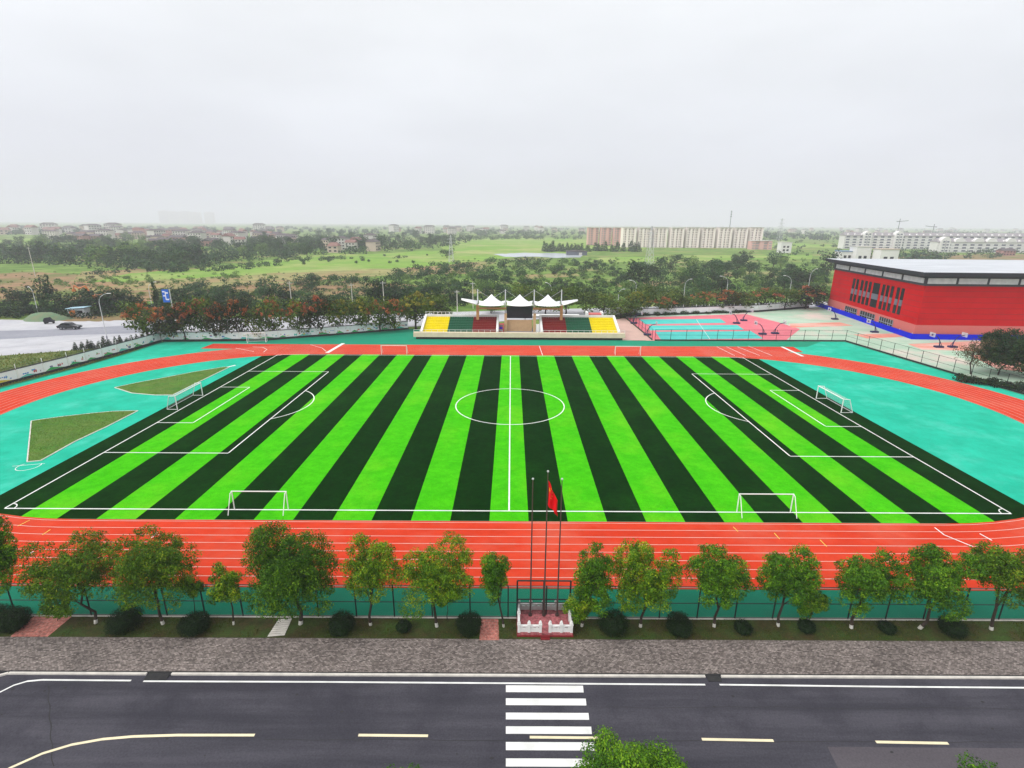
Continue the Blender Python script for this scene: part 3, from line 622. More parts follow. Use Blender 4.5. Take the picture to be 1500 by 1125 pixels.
sh.box(-23.9, -9.2, 10.32, 10.40, 5.6, 5.68); sh.build('rear_wall', M['white'], gs)
sh = Shape(); sh.box(-3.2, 7.9, 1.3, 10.4, 0.05, 1.0); sh.build('stage_floor', M['concrete_grey'], gs)
sh = Shape()
for k in range(4): sh.box(-1.5, 6.2, -0.0 + 0.0 + k * 0.3, 0.3 + k * 0.3, 0.63, 0.64)
for k in range(4): sh.box(-1.6, 6.3, 1.25 + k * 0.5, 1.75 + k * 0.5, 1.0, 1.05 + k * 0.16)
sh.build('stage_step', M['concrete_grey'], gs)
sh = Shape(); sh.box(-1.0, 5.8, 6.6, 6.9, 1.0, 4.15)
for k in range(14): sh.box(-1.0 + k * 0.5, -0.94 + k * 0.5, 6.57, 6.6, 1.0, 4.1)
sh.build('stage_screen', M['tan'], gs)
sh = Shape(); sh.box(-1.2, 6.0, 8.6, 8.9, 4.3, 7.6); sh.build('opening_shade', M['fascia'], gs)  # dark sheet in the opening above the stage, its shade put into the colour
for x in (-1.75, 6.15): Shape().box(x, x + 0.7, 5.9, 6.6, 1.0, 6.0).build('column', M['tan'], gs)
for x in (-9.5, 13.6): Shape().box(x, x + 0.75, 8.1, 8.85, 3.9, 7.9).build('column', M['orange_tan'], gs)
for x in (-8.7, 6.2): Shape().box(x, x + 7.4, 8.3, 8.7, 6.75, 7.25).build('beam', M['orange_tan'], gs)
sh = Shape(); sh.box(-3.2, -1.8, 5.6, 6.4, 1.0, 3.3); sh.build('stair_flight', M['gym_red_light'], gs)
for k in range(3): sh = Shape(); sh.box(-3.1, -2.2, 5.5, 5.6, 1.3 + k * .6, 1.7 + k * .6); sh.build('notice_board', M[('band_grey', 'hoarding_blue', 'band_grey')[k]], gs)
sh = Shape(); sh.box(6.95, 7.9, 5.7, 6.0, 1.0, 3.2); sh.build('door', M['white'], gs)
for x in (-9.1, -1.5, 6.4, 13.9):
    Shape().tube([(x, 8.7, 3.0 if abs(x - 2.4) > 8 else 1.0), (x, 8.7, 12.2)], [0.2, 0.13], 8).build('mast', M['steel'], gs)
def tent(cx, wx, y0, y1, zl, zp, n=14):
    vs = []; fs = []
    for j in range(n + 1):
        for i in range(n + 1):
            u, v = 2 * i / n - 1, 2 * j / n - 1
            r = min(1, (abs(u) ** 3 + abs(v) ** 3) ** (1 / 3)); h = (1 - r) ** 1.55
            sag = 0.45 * (1 - (u * v) ** 2) * r ** 6
            pull = 1 - 0.07 * (1 - u * u) * (abs(v) ** 4); pulx = 1 - 0.07 * (1 - v * v) * (abs(u) ** 4)
            vs.append((cx + u * wx * pulx, (y0 + y1) / 2 + v * (y1 - y0) / 2 * pull, zl + (zp - zl) * h + (0.35 - sag) * r ** 4))
    for j in range(n):
        for i in range(n): a = j * (n + 1) + i; fs.append((a, a + 1, a + n + 2, a + n + 1))
    s = Shape().add(vs, fs); o = s.build('canopy', M['tent'], gs, True)
    md = o.modifiers.new('thickness', 'SOLIDIFY'); md.thickness = 0.05
for cx in (-5.3, 2.45, 10.15): tent(cx, 3.75, 4.6, 12.8, 8.25, 10.9)
for sx, cx in ((-1, -9.2), (1, 14.0)):
    vs = [(cx, 5.0, 8.5), (cx + sx * 4.2, 6.6, 9.5), (cx + sx * 4.6, 11.0, 9.35), (cx, 12.6, 8.5), (cx + sx * 1.8, 8.8, 8.25)]
    o = Shape().add(vs, [(0, 1, 4), (1, 2, 4), (2, 3, 4), (3, 0, 4)]).build('canopy_wing', M['tent'], gs, True); md = o.modifiers.new('thickness', 'SOLIDIFY'); md.thickness = 0.06
sh = Shape()
for x in (-9.1, -1.5, 6.4, 13.9):
    for dx in (-3.7, 3.7):
        if -10 < x + dx < 15: sh.tube([(x, 8.7, 12.0), (x + dx, 8.7, 9.6)], 0.03, 4)
sh.build('stay_cable', M['steel'], gs)
sr = thing('flat_roof_shelter', 'long white flat roof behind the stage and right seat blocks', 'shelter', (10.5, 68, 0))
Shape().box(-7, 9.5, -2, 2, 3.6, 4.0).build('roof', M['white'], sr)
for x in (-6.5, -1, 4, 9): Shape().box(x, x + .25, -1.8, -1.55, 0, 3.6).build('post', M['steel'], sr)
rs = thing('stair_house', 'small pinkish red stair house with white cheeks behind the right yellow seats', 'stair house', (24.2, 66.5, 0))
Shape().box(-1.9, 1.9, 0, 3, 0, 4.6).build('wall', M['gym_red_light'], rs)
for x in (-2.4, 1.9): Shape().box(x, x + .5, -.2, 3, 0, 5.1).build('cheek_wall', M['white'], rs)

# ================================================================== BOUNDARY WALL with murals
M['wall_base'] = mat('dark_wall_base', (0.020, 0.024, 0.024), (0.03, 0.034, 0.034), 1, 0.9)
M['mural_white'] = mat('white_mural_ground', (0.84, 0.84, 0.85), (0.78, 0.79, 0.80), 0.5, 0.8)
MUR = [mat('mural_' + n, c, rough=0.8) for n, c in (('green', (0.04, 0.38, 0.10)), ('yellow', (0.65, 0.52, 0.03)), ('red', (0.55, 0.05, 0.05)), ('blue', (0.05, 0.22, 0.60)), ('teal', (0.10, 0.52, 0.45)), ('pink', (0.62, 0.25, 0.25)), ('navy', (0.03, 0.06, 0.2)))]
def wall_run(name, label, pts, h, bay, seed, art=True):
    """white mural wall: dark base, white panels, piers, dark capping"""
    rr = random.Random(seed); root = thing(name, label, 'wall', (pts[0][0], pts[0][1], -0.25))
    o = Vector(pts[0]); base = Shape(); cap = Shape()
    for a, b in zip(pts[:-1], pts[1:]):
        a = Vector(a) - o; b = Vector(b) - o; Ln = (b - a).length; n = max(1, round(Ln / bay)); d = (b - a) / Ln; nn = Vector((d.y, -d.x))
        base.beam(a, b, 0.36, 0.62, 0, 0.0); cap.beam(a, b, 0.34, 0.12, 0, h + .24)
        for r in range(2): cap.beam(a, b, 0.06, 0.05, 0, h + .45 + r * .28)
        for k in range(n):
            p, q = a + d * (Ln * k / n + .16), a + d * (Ln * (k + 1) / n - .16)
            pan = Shape().beam(p, q, 0.22, h - .39, 0, 0.63).build('wall_panel', M['mural_white'], root)
            pier = Shape(); c = a + d * (Ln * k / n); pier.beam(c - d * .155, c + d * .155, 0.4, h + 0.1 - .63, 0, 0.63)
            pier.beam(c - d * .05, c + d * .05, 0.08, 0.9, 0, h + .36); pier.build('pier', M['white'], root)
            if art:
                sh = Shape(); wd = (q - p).length
                for t in range(rr.randint(3, 7)):
                    u = rr.uniform(.25, wd - .3); z0 = rr.uniform(1.0, h - .6); sx = rr.uniform(.12, .38); sz = rr.uniform(.12, .36); m = rr.randrange(len(MUR)); kk = rr.choice((3, 5, 6, 8)); ph = rr.uniform(0, 6)
                    for w2 in range(rr.choice((1, 1, 2, 3))):
                        c2 = p + d * (u + w2 * sx * 1.1) + nn * (0.118 + 0.002 * (t % 4))
                        if (c2 - p).dot(d) > wd - .1: continue
                        poly = [(c2 + d * (sx * .55 * math.cos(ph + i * 2 * math.pi / kk))).to_tuple() + (z0 + sz * .9 * math.sin(ph + i * 2 * math.pi / kk),) for i in range(kk)]
                        sh.add(poly, [tuple(range(kk))], m)
                sh.add([(p + nn * 0.116).to_tuple() + (0.65,), (p + d * wd * rr.uniform(.4, .9) + nn * 0.116).to_tuple() + (0.65,), (p + d * wd * rr.uniform(.2, .35) + nn * 0.116).to_tuple() + (rr.uniform(1.05, 1.3),)], [(0, 1, 2)], rr.choice((0, 4, 0, 1)))
                sh.build('mural', MUR, pan)
    base.build('wall_base', M['wall_base'], root); cap.build('capping_rail', M['fascia'], root)
    return root
Wl = [(-97.5, -20), (-94.9, 8.0), (-92.0, 22.5), (-90.4, 34.7), (-89.6, 48.2)]
Wl[1:4] = [(p[0] - 0.6, p[1]) for p in Wl[1:4]]
wall_run('mural_wall', 'white painted mural wall with dark base along the curved end of the track', Wl, 2.2, 4.6, 3)
wall_run('mural_wall', 'white painted mural wall behind the row of orange flowering trees', [(-89.3, 48.5), (-65.5, 50.2), (-48, 57.6), (-29.6, 66.6)], 2.2, 4.4, 9)
wall_run('mural_wall', 'plain white wall under the trees behind the pink and teal courts', [(33, 90.5), (59, 96.1), (88, 103.1), (112, 114)], 2.2, 4.8, 15, art=False)

# ================================================================== NEAR FENCE
fx0, fx1, FY = -60.0, 60.0, -50.58
fn = thing('mesh_fence', 'dark wire mesh fence between the kerbside trees and the green strip', 'fence', (0, FY, 0))
step = 2.95; k = 0; x = -59.0
while x < fx1:
    Shape().tube([(x, 0, 0), (x, 0, 3.0)], 0.055, 6).build('post', M['dark_steel'], fn); x += step
for zz, th in ((0.12, .03), (1.45, .035), (2.96, .03)):
    Shape().tube([(fx0, 0, zz), (fx1, 0, zz)], th, 5).build('rail', M['dark_steel'], fn)
Shape().add([(fx0, 0.004, 0.1), (fx1, 0.004, 0.1), (fx1, 0.004, 2.95), (fx0, 0.004, 2.95)], [(0, 1, 2, 3)]).build('mesh_panel', M['fence_net'], fn)
kbf = Shape().box(-60, 60, -0.10, 0.10, -.25, .09); kbf.build('footing', M['kerb'], fn)
gt = thing('gate_frame', 'dark tubular gate frame in the fence directly behind the flag platform', 'gate', (2.75, FY + 0.18, 0))
for x in (-2.05, 0, 2.05): Shape().tube([(x, 0, 0), (x, 0, 3.3)], 0.07, 6).build('post', M['dark_steel'], gt)
Shape().tube([(-2.05, 0, 3.3), (2.05, 0, 3.3)], 0.06, 6).build('top_rail', M['dark_steel'], gt); Shape().tube([(-2.05, 0, 1.6), (2.05, 0, 1.6)], 0.05, 6).build('mid_rail', M['dark_steel'], gt)

# ================================================================== FLAG PLATFORM, POLES, FLAG
M['marble'] = mat('white_marble', (0.78, 0.77, 0.75), (0.66, 0.65, 0.63), 2.0, 0.5)
M['maroon'] = mat('maroon_stone', (0.22, 0.018, 0.022), (0.17, 0.015, 0.018), 2.0, 0.6)
M['pink_tile'] = paver_mat('pink_floor_tiles', ((0.46, 0.13, 0.14), (0.38, 0.10, 0.11)), (0.34, 0.16, 0.15), 0.4, 0.4)
M['flag_red'] = mat('red_flag_cloth', (0.78, 0.008, 0.012), (0.70, 0.006, 0.010), 2.0, 0.8, spec=0.1)
M['flag_yellow'] = mat('yellow_flag_star', (0.80, 0.60, 0.02), rough=0.7)
FX0, FX1, F0, F1 = 0.72, 4.82, -52.52, -49.95
pf = thing('flag_platform', 'raised flag platform with white balustrades and pink tiled floor', 'platform', ((FX0 + FX1) / 2, (F0 + F1) / 2, 0))
hw, hd = (FX1 - FX0) / 2, (F1 - F0) / 2; zf = 0.36
Shape().box(-hw - .06, hw + .06, -hd - .06, hd + .06, -.2, .14).build('plinth', M['maroon'], pf)
Shape().box(-hw, hw, -hd, hd, .141, zf).build('floor', M['pink_tile'], pf)
def balus(p, q, hh=0.62):
    p = Vector(p); q = Vector(q); d = (q - p).normalized(); s = Shape()
    s.beam(p, q, 0.11, 0.34, 0, zf + .02); s.beam(p, q, 0.15, 0.10, 0, zf + hh - .12)
    n = max(1, round((q - p).length / 0.42))
    for i in range(n): c = p + d * ((q - p).length * (i + .5) / n); s.beam(c - d * .07, c + d * .07, 0.09, 0.2, 0, zf + .35, zf + hh - .11)
    s.build('balustrade', M['marble'], pf)
def pillar(x, y, hh=0.86):
    s = Shape().box(x - .1, x + .1, y - .1, y + .1, zf, zf + hh); s.box(x - .125, x + .125, y - .125, y + .125, zf + hh - .2, zf + hh - .12); s.ball((x, y, zf + hh + .06), .085); s.build('pillar', M['marble'], pf)
e = .10
for a, b in (((-hw + e, -hd + e), (-.42, -hd + e)), ((.42, -hd + e), (hw - e, -hd + e)), ((-hw + e, hd - e), (0, hd - e)), ((0, hd - e), (hw - e, hd - e)), ((-hw + e, -hd + e), (-hw + e, hd - e)), ((hw - e, -hd + e), (hw - e, hd - e))): balus(a, b)
for x, y in ((-hw + e, -hd + e), (-1.2, -hd + e), (-.36, -hd + e), (.36, -hd + e), (1.2, -hd + e), (hw - e, -hd + e), (-hw + e, hd - e), (-1, hd - e), (0, hd - e), (1, hd - e), (hw - e, hd - e), (-hw + e, 0), (hw - e, 0)): pillar(x, y)
for i in range(2): Shape().box(-.34, .34, -hd - .34 + i * .14, -hd - .07, -.2 + i * .001, .10 + i * .12).build('step', M['maroon'], pf)
FP = []
for x, ht, lb in ((1.72, 11.75, 'slender bronze flagpole without a flag, on the goal side of the red flag'), (2.78, 12.35, 'tallest slender bronze flagpole, carrying the hanging red flag'), (3.80, 11.75, 'slender bronze flagpole without a flag, nearest the leaning tree')):
    t = thing('flagpole', lb, 'flagpole', (x, -50.7, zf), 0, 'flagpoles on the platform')
    Shape().tube([(0, 0, 0), (0, 0, ht - .1)], [0.065, 0.035], 8).build('pole', M['pole_brown'], t)
    Shape().tube([(0, 0, 0), (0, 0, .16)], 0.15, 8).build('base_collar', M['pole_brown'], t)
    Shape().ball((0, 0, ht - .03), 0.085).build('finial', M['steel'], t); FP.append((x, ht))
# hanging flag: folded cloth
fx, fht = FP[1]; ztop = zf + fht - .75; nU, nV = 22, 18; vs = []; fs = []
for j in range(nV + 1):
    v = j / nV
    for i in range(nU + 1):
        u = i / nU
        drop = 2.6 * u * (1 - .12 * v); wob = math.sin(u * 13 + v * 2.2) * .11 * (0.35 + u)
        xx = 0.05 + u * (.62 + .30 * (1 - v) * 0.2 + .16 * v) + .04 * math.sin(u * 9 + v * 3)
        vs.append((xx, wob, -v * 1.95 * (1 - .22 * u) - drop * .62))
for j in range(nV):
    for i in range(nU): a = j * (nU + 1) + i; fs.append((a, a + 1, a + nU + 2, a + nU + 1))
fl = Shape().add(vs, fs).build('flag', M['flag_red'], None, True, (fx, -50.7, ztop))
md = fl.modifiers.new('thickness', 'SOLIDIFY'); md.thickness = 0.012
tag(fl, 'red flag with yellow stars hanging limp from the tallest flagpole', 'flag')
def flag_pt(u, v):
    i = u * nU; j = v * nV; i0, j0 = int(i), int(j); p = Vector(vs[j0 * (nU + 1) + i0]); return p
def star(u, v, r):
    c = flag_pt(u, v); i0, j0 = int(u * nU), int(v * nV)
    e1 = (Vector(vs[j0 * (nU + 1) + i0 + 1]) - c).normalized(); e2 = (c - Vector(vs[(j0 + 1) * (nU + 1) + i0])).normalized(); nn = e1.cross(e2).normalized()
    if nn.y > 0: nn = -nn
    pts = []
    for k in range(10):
        rr_ = r if k % 2 == 0 else r * .4; a = math.pi / 2 + k * math.pi / 5
        pts.append(tuple(c + e1 * rr_ * math.cos(a) + e2 * rr_ * math.sin(a) + nn * 0.035))
    Shape().add(pts, [tuple(range(10))]).build('star', M['flag_yellow'], fl)
star(.16, .30, .20)
for u, v in ((.36, .1), (.45, .2), (.45, .36), (.36, .5)): star(u, v, .07)

# ================================================================== GOALS
M['net_white'] = M['goal_net']
def goal(label, x, y, rz, width, height, depth, back_top, rad, group=None, net=False):
    t = thing('football_goal', label, 'goal', (x, y, 0.012), rz, group); hw = width / 2
    for s in (-1, 1): Shape().tube([(s * hw, 0, 0), (s * hw, 0, height)], rad, 8).build('goalpost', M['white'], t)
    Shape().tube([(-hw - rad, 0, height), (hw + rad, 0, height)], rad, 8).build('crossbar', M['white'], t)
    for s in (-1, 1): Shape().tube([(s * hw, .0, height), (s * hw, back_top, height - .06), (s * hw, depth, 0.05)], rad * .75, 6).build('rear_stay', M['white'], t)
    if net: Shape().tube([(-hw, depth, .06), (hw, depth, .06)], rad * .55, 6).build('ground_bar', M['steel'], t)
    for s in (-1, 1) if net else ():
        Shape().tube([(s * hw, 0, .05), (s * hw, depth, .05)], rad * .5, 6).build('side_bar', M['white'], t)
    if net:
        Shape().add([(-hw, .02, height), (hw, .02, height), (hw, back_top, height - .1), (-hw, back_top, height - .1), (hw, depth, .08), (-hw, depth, .08)], [(0, 1, 2, 3), (3, 2, 4, 5)]).build('net', M['goal_net'], t)
    return t
g5 = 'small goals on the long touchlines'
goal('small white goal on the near touchline, in front of the biggest kerbside tree', -26.5, -34.5, math.pi, 5.75, 2.15, 1.35, .35, .062, g5)
goal('small white goal on the near touchline, on the gymnasium half of the pitch', 27.3, -34.5, math.pi, 5.75, 2.15, 1.35, .35, .062, g5)
goal('small white goal on the far touchline, left of the grandstand', -27.1, 35.2, 0, 5.9, 2.15, 1.35, .35, .062, g5)
goal('small white far-touchline goal before the pink paved end of the stand', 27.5, 35.9, 0, 5.9, 2.15, 1.35, .35, .062, g5)
goal('full size white goal on the goal line beside the grass islands', -54.3, 0.4, math.pi / 2, 7.4, 2.35, 1.7, 1.05, .075, 'full size goals', True)
goal('full size white goal on the goal line nearer the red hall', 54.4, 0.7, -math.pi / 2, 7.4, 2.35, 1.9, 1.05, .075, 'full size goals', True)
sx_, sy_ = spot(376, 502)
t = goal('grey netted goal stored by the mural wall under the flowering trees', sx_, sy_, 0.2, 4.4, 2.5, 1.6, .7, .09, None, True)

# ================================================================== COURT FENCE
def court_fence(name, label, pts, h, stp, m_net=True):
    root = thing(name, label, 'fence', (pts[0][0], pts[0][1], 0)); o = Vector(pts[0]); rails = Shape()
    for a, b in zip(pts[:-1], pts[1:]):
        a = Vector(a) - o; b = Vector(b) - o; Ln = (b - a).length; n = round(Ln / stp)
        for k in range(n + (1 if tuple(b + o) == tuple(Vector(pts[-1])) else 0)):
            p = a.lerp(b, k / n); Shape().tube([(p.x, p.y, 0), (p.x, p.y, h)], .06, 6).build('post', M['dark_steel'], root)
        for zz in (.15, h * .5, h - .05): rails.tube([(a.x, a.y, zz), (b.x, b.y, zz)], .035, 5)
        Shape().add([(a.x, a.y, .1), (b.x, b.y, .1), (b.x, b.y, h), (a.x, a.y, h)], [(0, 1, 2, 3)]).build('mesh_panel', M['court_net'], root)
        rails.beam(a, b, .25, .3, 0, 0)
    rails.build('rail', M['dark_steel'], root)
court_fence('court_fence', 'dark mesh fence along the track side of the ball courts', [(38.2, 52.6), (63, 52.9), (89, 53.1), (93.0, 17.8), (95.0, 4.2), (98.5, -22)], 3.0, 3.9)
court_fence('court_fence', 'dark mesh fence between the pink courts and the grandstand', [(37.6, 53.2), (37.6, 88)], 3.0, 3.9)

# ================================================================== BASKETBALL HOOPS
M['navy'] = mat('navy_enamel', (0.010, 0.012, 0.065), (0.014, 0.016, 0.08), 1, 0.5)
M['board'] = net_mat('clear_backboard', (0.6, 0.6, 0.63), 0.45)
M['rim'] = mat('orange_rim', (0.6, 0.10, 0.02), rough=0.5)
def hoop(px, py, rz, label):
    x, y = spot(px, py); t = thing('basketball_hoop', label, 'basketball hoop', (x, y, 0.012), rz, 'portable basketball hoops')
    Shape().box(-1.1, .8, -.55, .55, 0, .42).build('base', M['navy'], t)
    Shape().tube([(-.3, 0, .4), (-.1, 0, 1.6), (.9, 0, 2.9), (2.1, 0, 3.15)], [.13, .12, .11, .09], 6).build('arm', M['navy'], t)
    Shape().tube([(-.9, 0, .4), (.5, 0, 2.6)], .06, 6).build('brace', M['navy'], t)
    bb = Shape().box(2.1, 2.16, -.9, .9, 2.75, 3.85).build('backboard', M['board'], t)
    Shape().box(2.162, 2.168, -.3, .3, 3.05, 3.5).build('target_square', M['navy'], bb)
    ring_ = [(2.45 + .23 * math.cos(a * math.pi / 6), .23 * math.sin(a * math.pi / 6), 3.05) for a in range(13)]
    Shape().tube(ring_, .022, 4, 0, False).build('rim', M['rim'], t)
for a in ((929, 474, 0, 'hoop at the far stand-side corner of the pink court'), (949, 491, 0, 'hoop at the near stand-side corner of the pink court'),
          (1078, 474, math.pi, 'hoop facing the teal court from its far end, beside another hoop'), (1090, 470, 0, 'hoop back to back with the far teal court hoop, facing the worn courts'),
          (1116, 490, math.pi, 'hoop facing the teal court from its near end'), (1136, 489, 0, 'hoop behind the near teal court hoop, facing the worn green court'),
          (1222, 468, math.pi, 'hoop against the far half of the blue hoarding'), (1280, 487, math.pi, 'hoop against the middle of the blue hoarding'),
          (1374, 509, math.pi, 'hoop facing the hall windows, before the corner of the hall'), (1396, 509, 0, 'hoop under the blank front of the hall, nearest the dense dark tree')):
    hoop(*a)

# ================================================================== STREET LAMPS, POLES, SIGN
def street_lamp(px, py, toppy, rz, label, arms=1, col='steel', reach=2.6, zg=-.2):
    x, y = spot(px, py, zg); d = view_ray(px, toppy); h = CZ + (y - CY) / d.y * d.z - zg
    t = thing('street_lamp', label, 'street lamp', (x, y, zg), rz, 'street lamps along the road behind the pitch')
    Shape().tube([(0, 0, 0), (0, 0, .9)], .17, 8).build('base', M['concrete_grey'], t)
    Shape().tube([(0, 0, .8), (0, 0, h * .8)], [.11, .08], 8).build('pole', M[col], t)
    for k in range(arms):
        s = 1 if k == 0 else -1
        pts = [(s * reach * (1 - math.cos(a)), 0, h * .8 + (h * .2) * math.sin(a)) for a in (0, .35, .7, 1.05, 1.4)]
        Shape().tube(pts, .06, 6).build('arm', M[col], t)
        e_ = pts[-1]; Shape().box(min(e_[0], e_[0] + s * .9), max(e_[0], e_[0] + s * .9), -.16, .16, e_[2] - .06, e_[2] + .08).build('lamp_head', M['white'], t)
street_lamp(157, 497, 430, 0.2, 'white street lamp beside the mural wall nearest the junction')
street_lamp(57, 463, 421, 2.6, 'straight pale lamp on the far side of the junction, by the green mound')
for px, py, ty, rz, lb in ((905, 452, 424, .6, 'street lamp rising above the trees just right of the grandstand'), (1000, 452, 409, .4, 'street lamp above the trees behind the teal court'),
                           (930, 446, 411, 2.4, 'street lamp with its arm to the left, behind the yellow flowering tree'), (1062, 448, 405, 2.6, 'curved street lamp above the orange-topped tree behind the courts'),
                           (1154, 446, 404, 2.7, 'curved street lamp left of the dark trees by the hall'), (1180, 446, 394, .3, 'tallest curved street lamp, nearest the far corner of the hall'),
                           (807, 456, 415, 2.3, 'curved street lamp behind the right white tent peak'), (224, 456, 414, 1.2, 'lamp pole behind the blue sign')):
    street_lamp(px, py, ty, rz, lb)
def utility_pole(px, py, ty, label, cross=True):
    x, y = spot(px, py, -.2); d = view_ray(px, ty); h = CZ + (y - CY) / d.y * d.z + .2
    t = thing('utility_pole', label, 'utility pole', (x, y, -.2), .3, 'utility poles beyond the road')
    Shape().tube([(0, 0, 0), (0, 0, h)], [.17, .11], 7).build('pole', M['kerb'], t)
    if cross: Shape().box(-.9, .9, -.06, .06, h - .7, h - .55).build('crossarm', M['steel'], t)
for a in ((428, 450, 412, 'grey utility pole behind the orange-red tree'), (517, 450, 415, 'grey utility pole behind the yellow-topped tree'), (563, 452, 412, 'grey utility pole before the dark round tree'), (670, 458, 425, 'white pole with crossarm left of the tents'), (693, 452, 413, 'taller white pole just left of the first tent peak'), (52, 405, 362, 'leaning grey pole in the brown field')): utility_pole(*a)
x, y = spot(250, 463, -.2)
t = thing('road_sign', 'tall blue road direction sign with white marks above the trees', 'road sign', (x, y, -.2), 0.15)
Shape().tube([(1.0, 0, 0), (1.0, 0, 8.8)], .14, 8).build('post', M['steel'], t)
pn = Shape().box(-1.35, .62, -.06, .06, 4.5, 8.6).build('panel', mat('blue_sign_face', (0.01, 0.13, 0.60), (0.012, 0.12, 0.54), 1), t)
mkr = Shape()
for a, b, c, d_ in ((-1.2, -.6, 7.7, 8.1), (-.3, .4, 7.3, 7.7), (-1.1, -.4, 6.4, 6.8), (-.5, -.25, 5.2, 8.0), (-.2, .45, 5.2, 5.6)): mkr.box(a, b, -.068, -.061, c, d_)
mkr.build('white_marks', M['white'], pn); Shape().box(.62, 1.0, -.08, .08, 5.5, 5.7).build('bracket', M['steel'], t)

# ================================================================== VEHICLES
M['car_black'] = mat('black_car_paint', (0.012, 0.013, 0.016), (0.015, 0.016, 0.019), 1, 0.25, spec=0.6)
M['car_white'] = mat('white_car_paint', (0.62, 0.63, 0.64), (0.58, 0.59, 0.60), 1, 0.3, spec=0.5)
M['tyre'] = mat('tyre_rubber', (0.014, 0.014, 0.014), rough=0.9)
M['rimm'] = mat('alloy_rim', (0.4, 0.4, 0.42), rough=0.35, metal=0.8)
M['lamp_red'] = mat('tail_lamp', (0.35, 0.01, 0.01), rough=0.3); M['lamp_clear'] = mat('headlamp_lens', (0.6, 0.6, 0.62), rough=0.2)
def car(x, y, z, rz, body, label, sc=1.0, group=None):
    t = thing('parked_car' if group else 'car', label, 'car', (x, y, z), rz, group); t.scale = (sc,) * 3
    prof = [(-2.25, .35), (2.2, .35), (2.28, .62), (2.15, .82), (1.15, .98), (-1.75, 1.02), (-2.25, .95), (-2.3, .6)]
    o = Shape().extrude_y(prof, -.88, .88).build('body', body, t); bv = o.modifiers.new('edge', 'BEVEL'); bv.width = .09; bv.segments = 2; bv.limit_method = 'ANGLE'
    cab = [(-1.95, 1.0), (1.1, .97), (.35, 1.46), (-.2, 1.52), (-1.25, 1.48)]
    o = Shape().extrude_y(cab, -.74, .74).build('cabin_glass', M['glass_dark'], t)
    Shape().extrude_y([(-1.3, 1.475), (.36, 1.455), (.2, 1.53), (-.4, 1.56), (-1.1, 1.54)], -.72, .72).build('roof', body, t)
    for wx in (-1.4, 1.4):
        for s in (-1, 1):
            wh = Shape().tube([(0, -.11, 0), (0, .11, 0)], .34, 14).build('wheel', M['tyre'], t, loc=(wx, s * .80, .34))
            Shape().tube([(0, s * .112, 0), (0, s * .125, 0)], .2, 10).build('rim', M['rimm'], wh)
    for s in (-1, 1):
        Shape().box(2.12, 2.26, s * .7 - .16, s * .7 + .16, .66, .8).build('headlight', M['lamp_clear'], t); Shape().box(-2.33, -2.26, s * .7 - .16, s * .7 + .16, .72, .9).build('tail_light', M['lamp_red'], t)
x, y = spot(103, 482, -.19)
car(x, y, -.19, 0.1, M['car_black'], 'black estate car driving on the grey road beyond the mural wall', 1.22)
x, y = spot(73, 474, -.19)
t = thing('motor_tricycle', 'small dark tricycle with a raised hood ahead of the black car', 'tricycle', (x, y, -.19), 0.3)
Shape().extrude_y([(-1.2, .5), (1.1, .5), (1.25, .95), (.7, 1.1), (.2, 1.9), (-.9, 1.75), (-1.3, 1.0)], -.6, .6).build('body', M['fascia'], t)
for wx, wy in ((1.0, 0), (-.8, .6), (-.8, -.6)): Shape().tube([(0, -.09, 0), (0, .09, 0)], .32, 10).build('wheel', M['tyre'], t, loc=(wx, wy, .32))
for px, py, rz, b, lb in ((1021, 454, .25, 'car_black', 'dark car parked in the shade of the trees behind the teal court'), (1104, 452, .3, 'car_black', 'dark car parked under the red-flowered tree'), (985, 453, .25, 'car_white', 'white car half hidden by trees behind the pink court'), (648, 464, .5, 'car_white', 'white car behind the left end of the grandstand')):
    x, y = spot(px, py, -.19); car(x, y, -.19, rz, M[b], lb, 1.0, 'cars half hidden behind the far trees')
M['digger'] = mat('orange_digger_paint', (0.55, 0.17, 0.03), (0.48, 0.14, 0.025), 1, 0.5)
x, y = spot(140, 441, -.2)
t = thing('excavator', 'orange excavator with raised arm behind the dark hedge', 'excavator', (x, y, -.2), math.pi)
for s in (-1, 1): Shape().box(-2.2, 2.2, s * 1.3 - .35, s * 1.3 + .35, 0, .9).build('crawler_track', M['tyre'], t)
Shape().box(-2.6, 1.2, -1.3, 1.3, 1.0, 2.4).build('body', M['digger'], t); Shape().box(-.2, 1.3, .2, 1.25, 2.4, 3.9).build('cab', M['glass_dark'], t)
Shape().tube([(1.1, -.3, 2.2), (3.0, -.3, 5.6), (5.6, -.3, 4.6)], [.42, .40, .30], 6).build('boom', M['digger'], t)
Shape().tube([(5.4, -.3, 4.7), (7.2, -.3, 5.8), (7.6, -.3, 4.4)], [.3, .26, .24], 6).build('dipper_arm', M['digger'], t); Shape().box(7.2, 8.1, -.8, .2, 3.6, 4.5).build('bucket', M['digger'], t)
x, y = spot(118, 463, -.2)
t = thing('roadside_shack', 'small roadside shack with pale blue roof sheet and orange door', 'shack', (x, y, -.2), 0.1)
Shape().box(-2.6, 2.4, -1.4, 1.4, 0, 2.6).build('wall', mat('shack_wall', (.45, .48, .5)), t); Shape().extrude_y([(-3, 2.55), (2.8, 2.9), (2.8, 3.05), (-3, 2.7)], -1.8, 1.8).build('roof', mat('pale_blue_sheet', (.42, .62, .72)), t)
Shape().box(-2.2, -.4, -1.46, -1.41, .1, 2.1).build('door', M['digger'], t); Shape().box(.2, 1.8, -1.45, -1.41, 1.0, 2.0).build('window', M['glass_dark'], t)
x, y = spot(68, 468, -.2)
bl = [(x + dx, y + dy) for dx, dy in ((0, 0),)]
vs = []; fs = []; n = 16
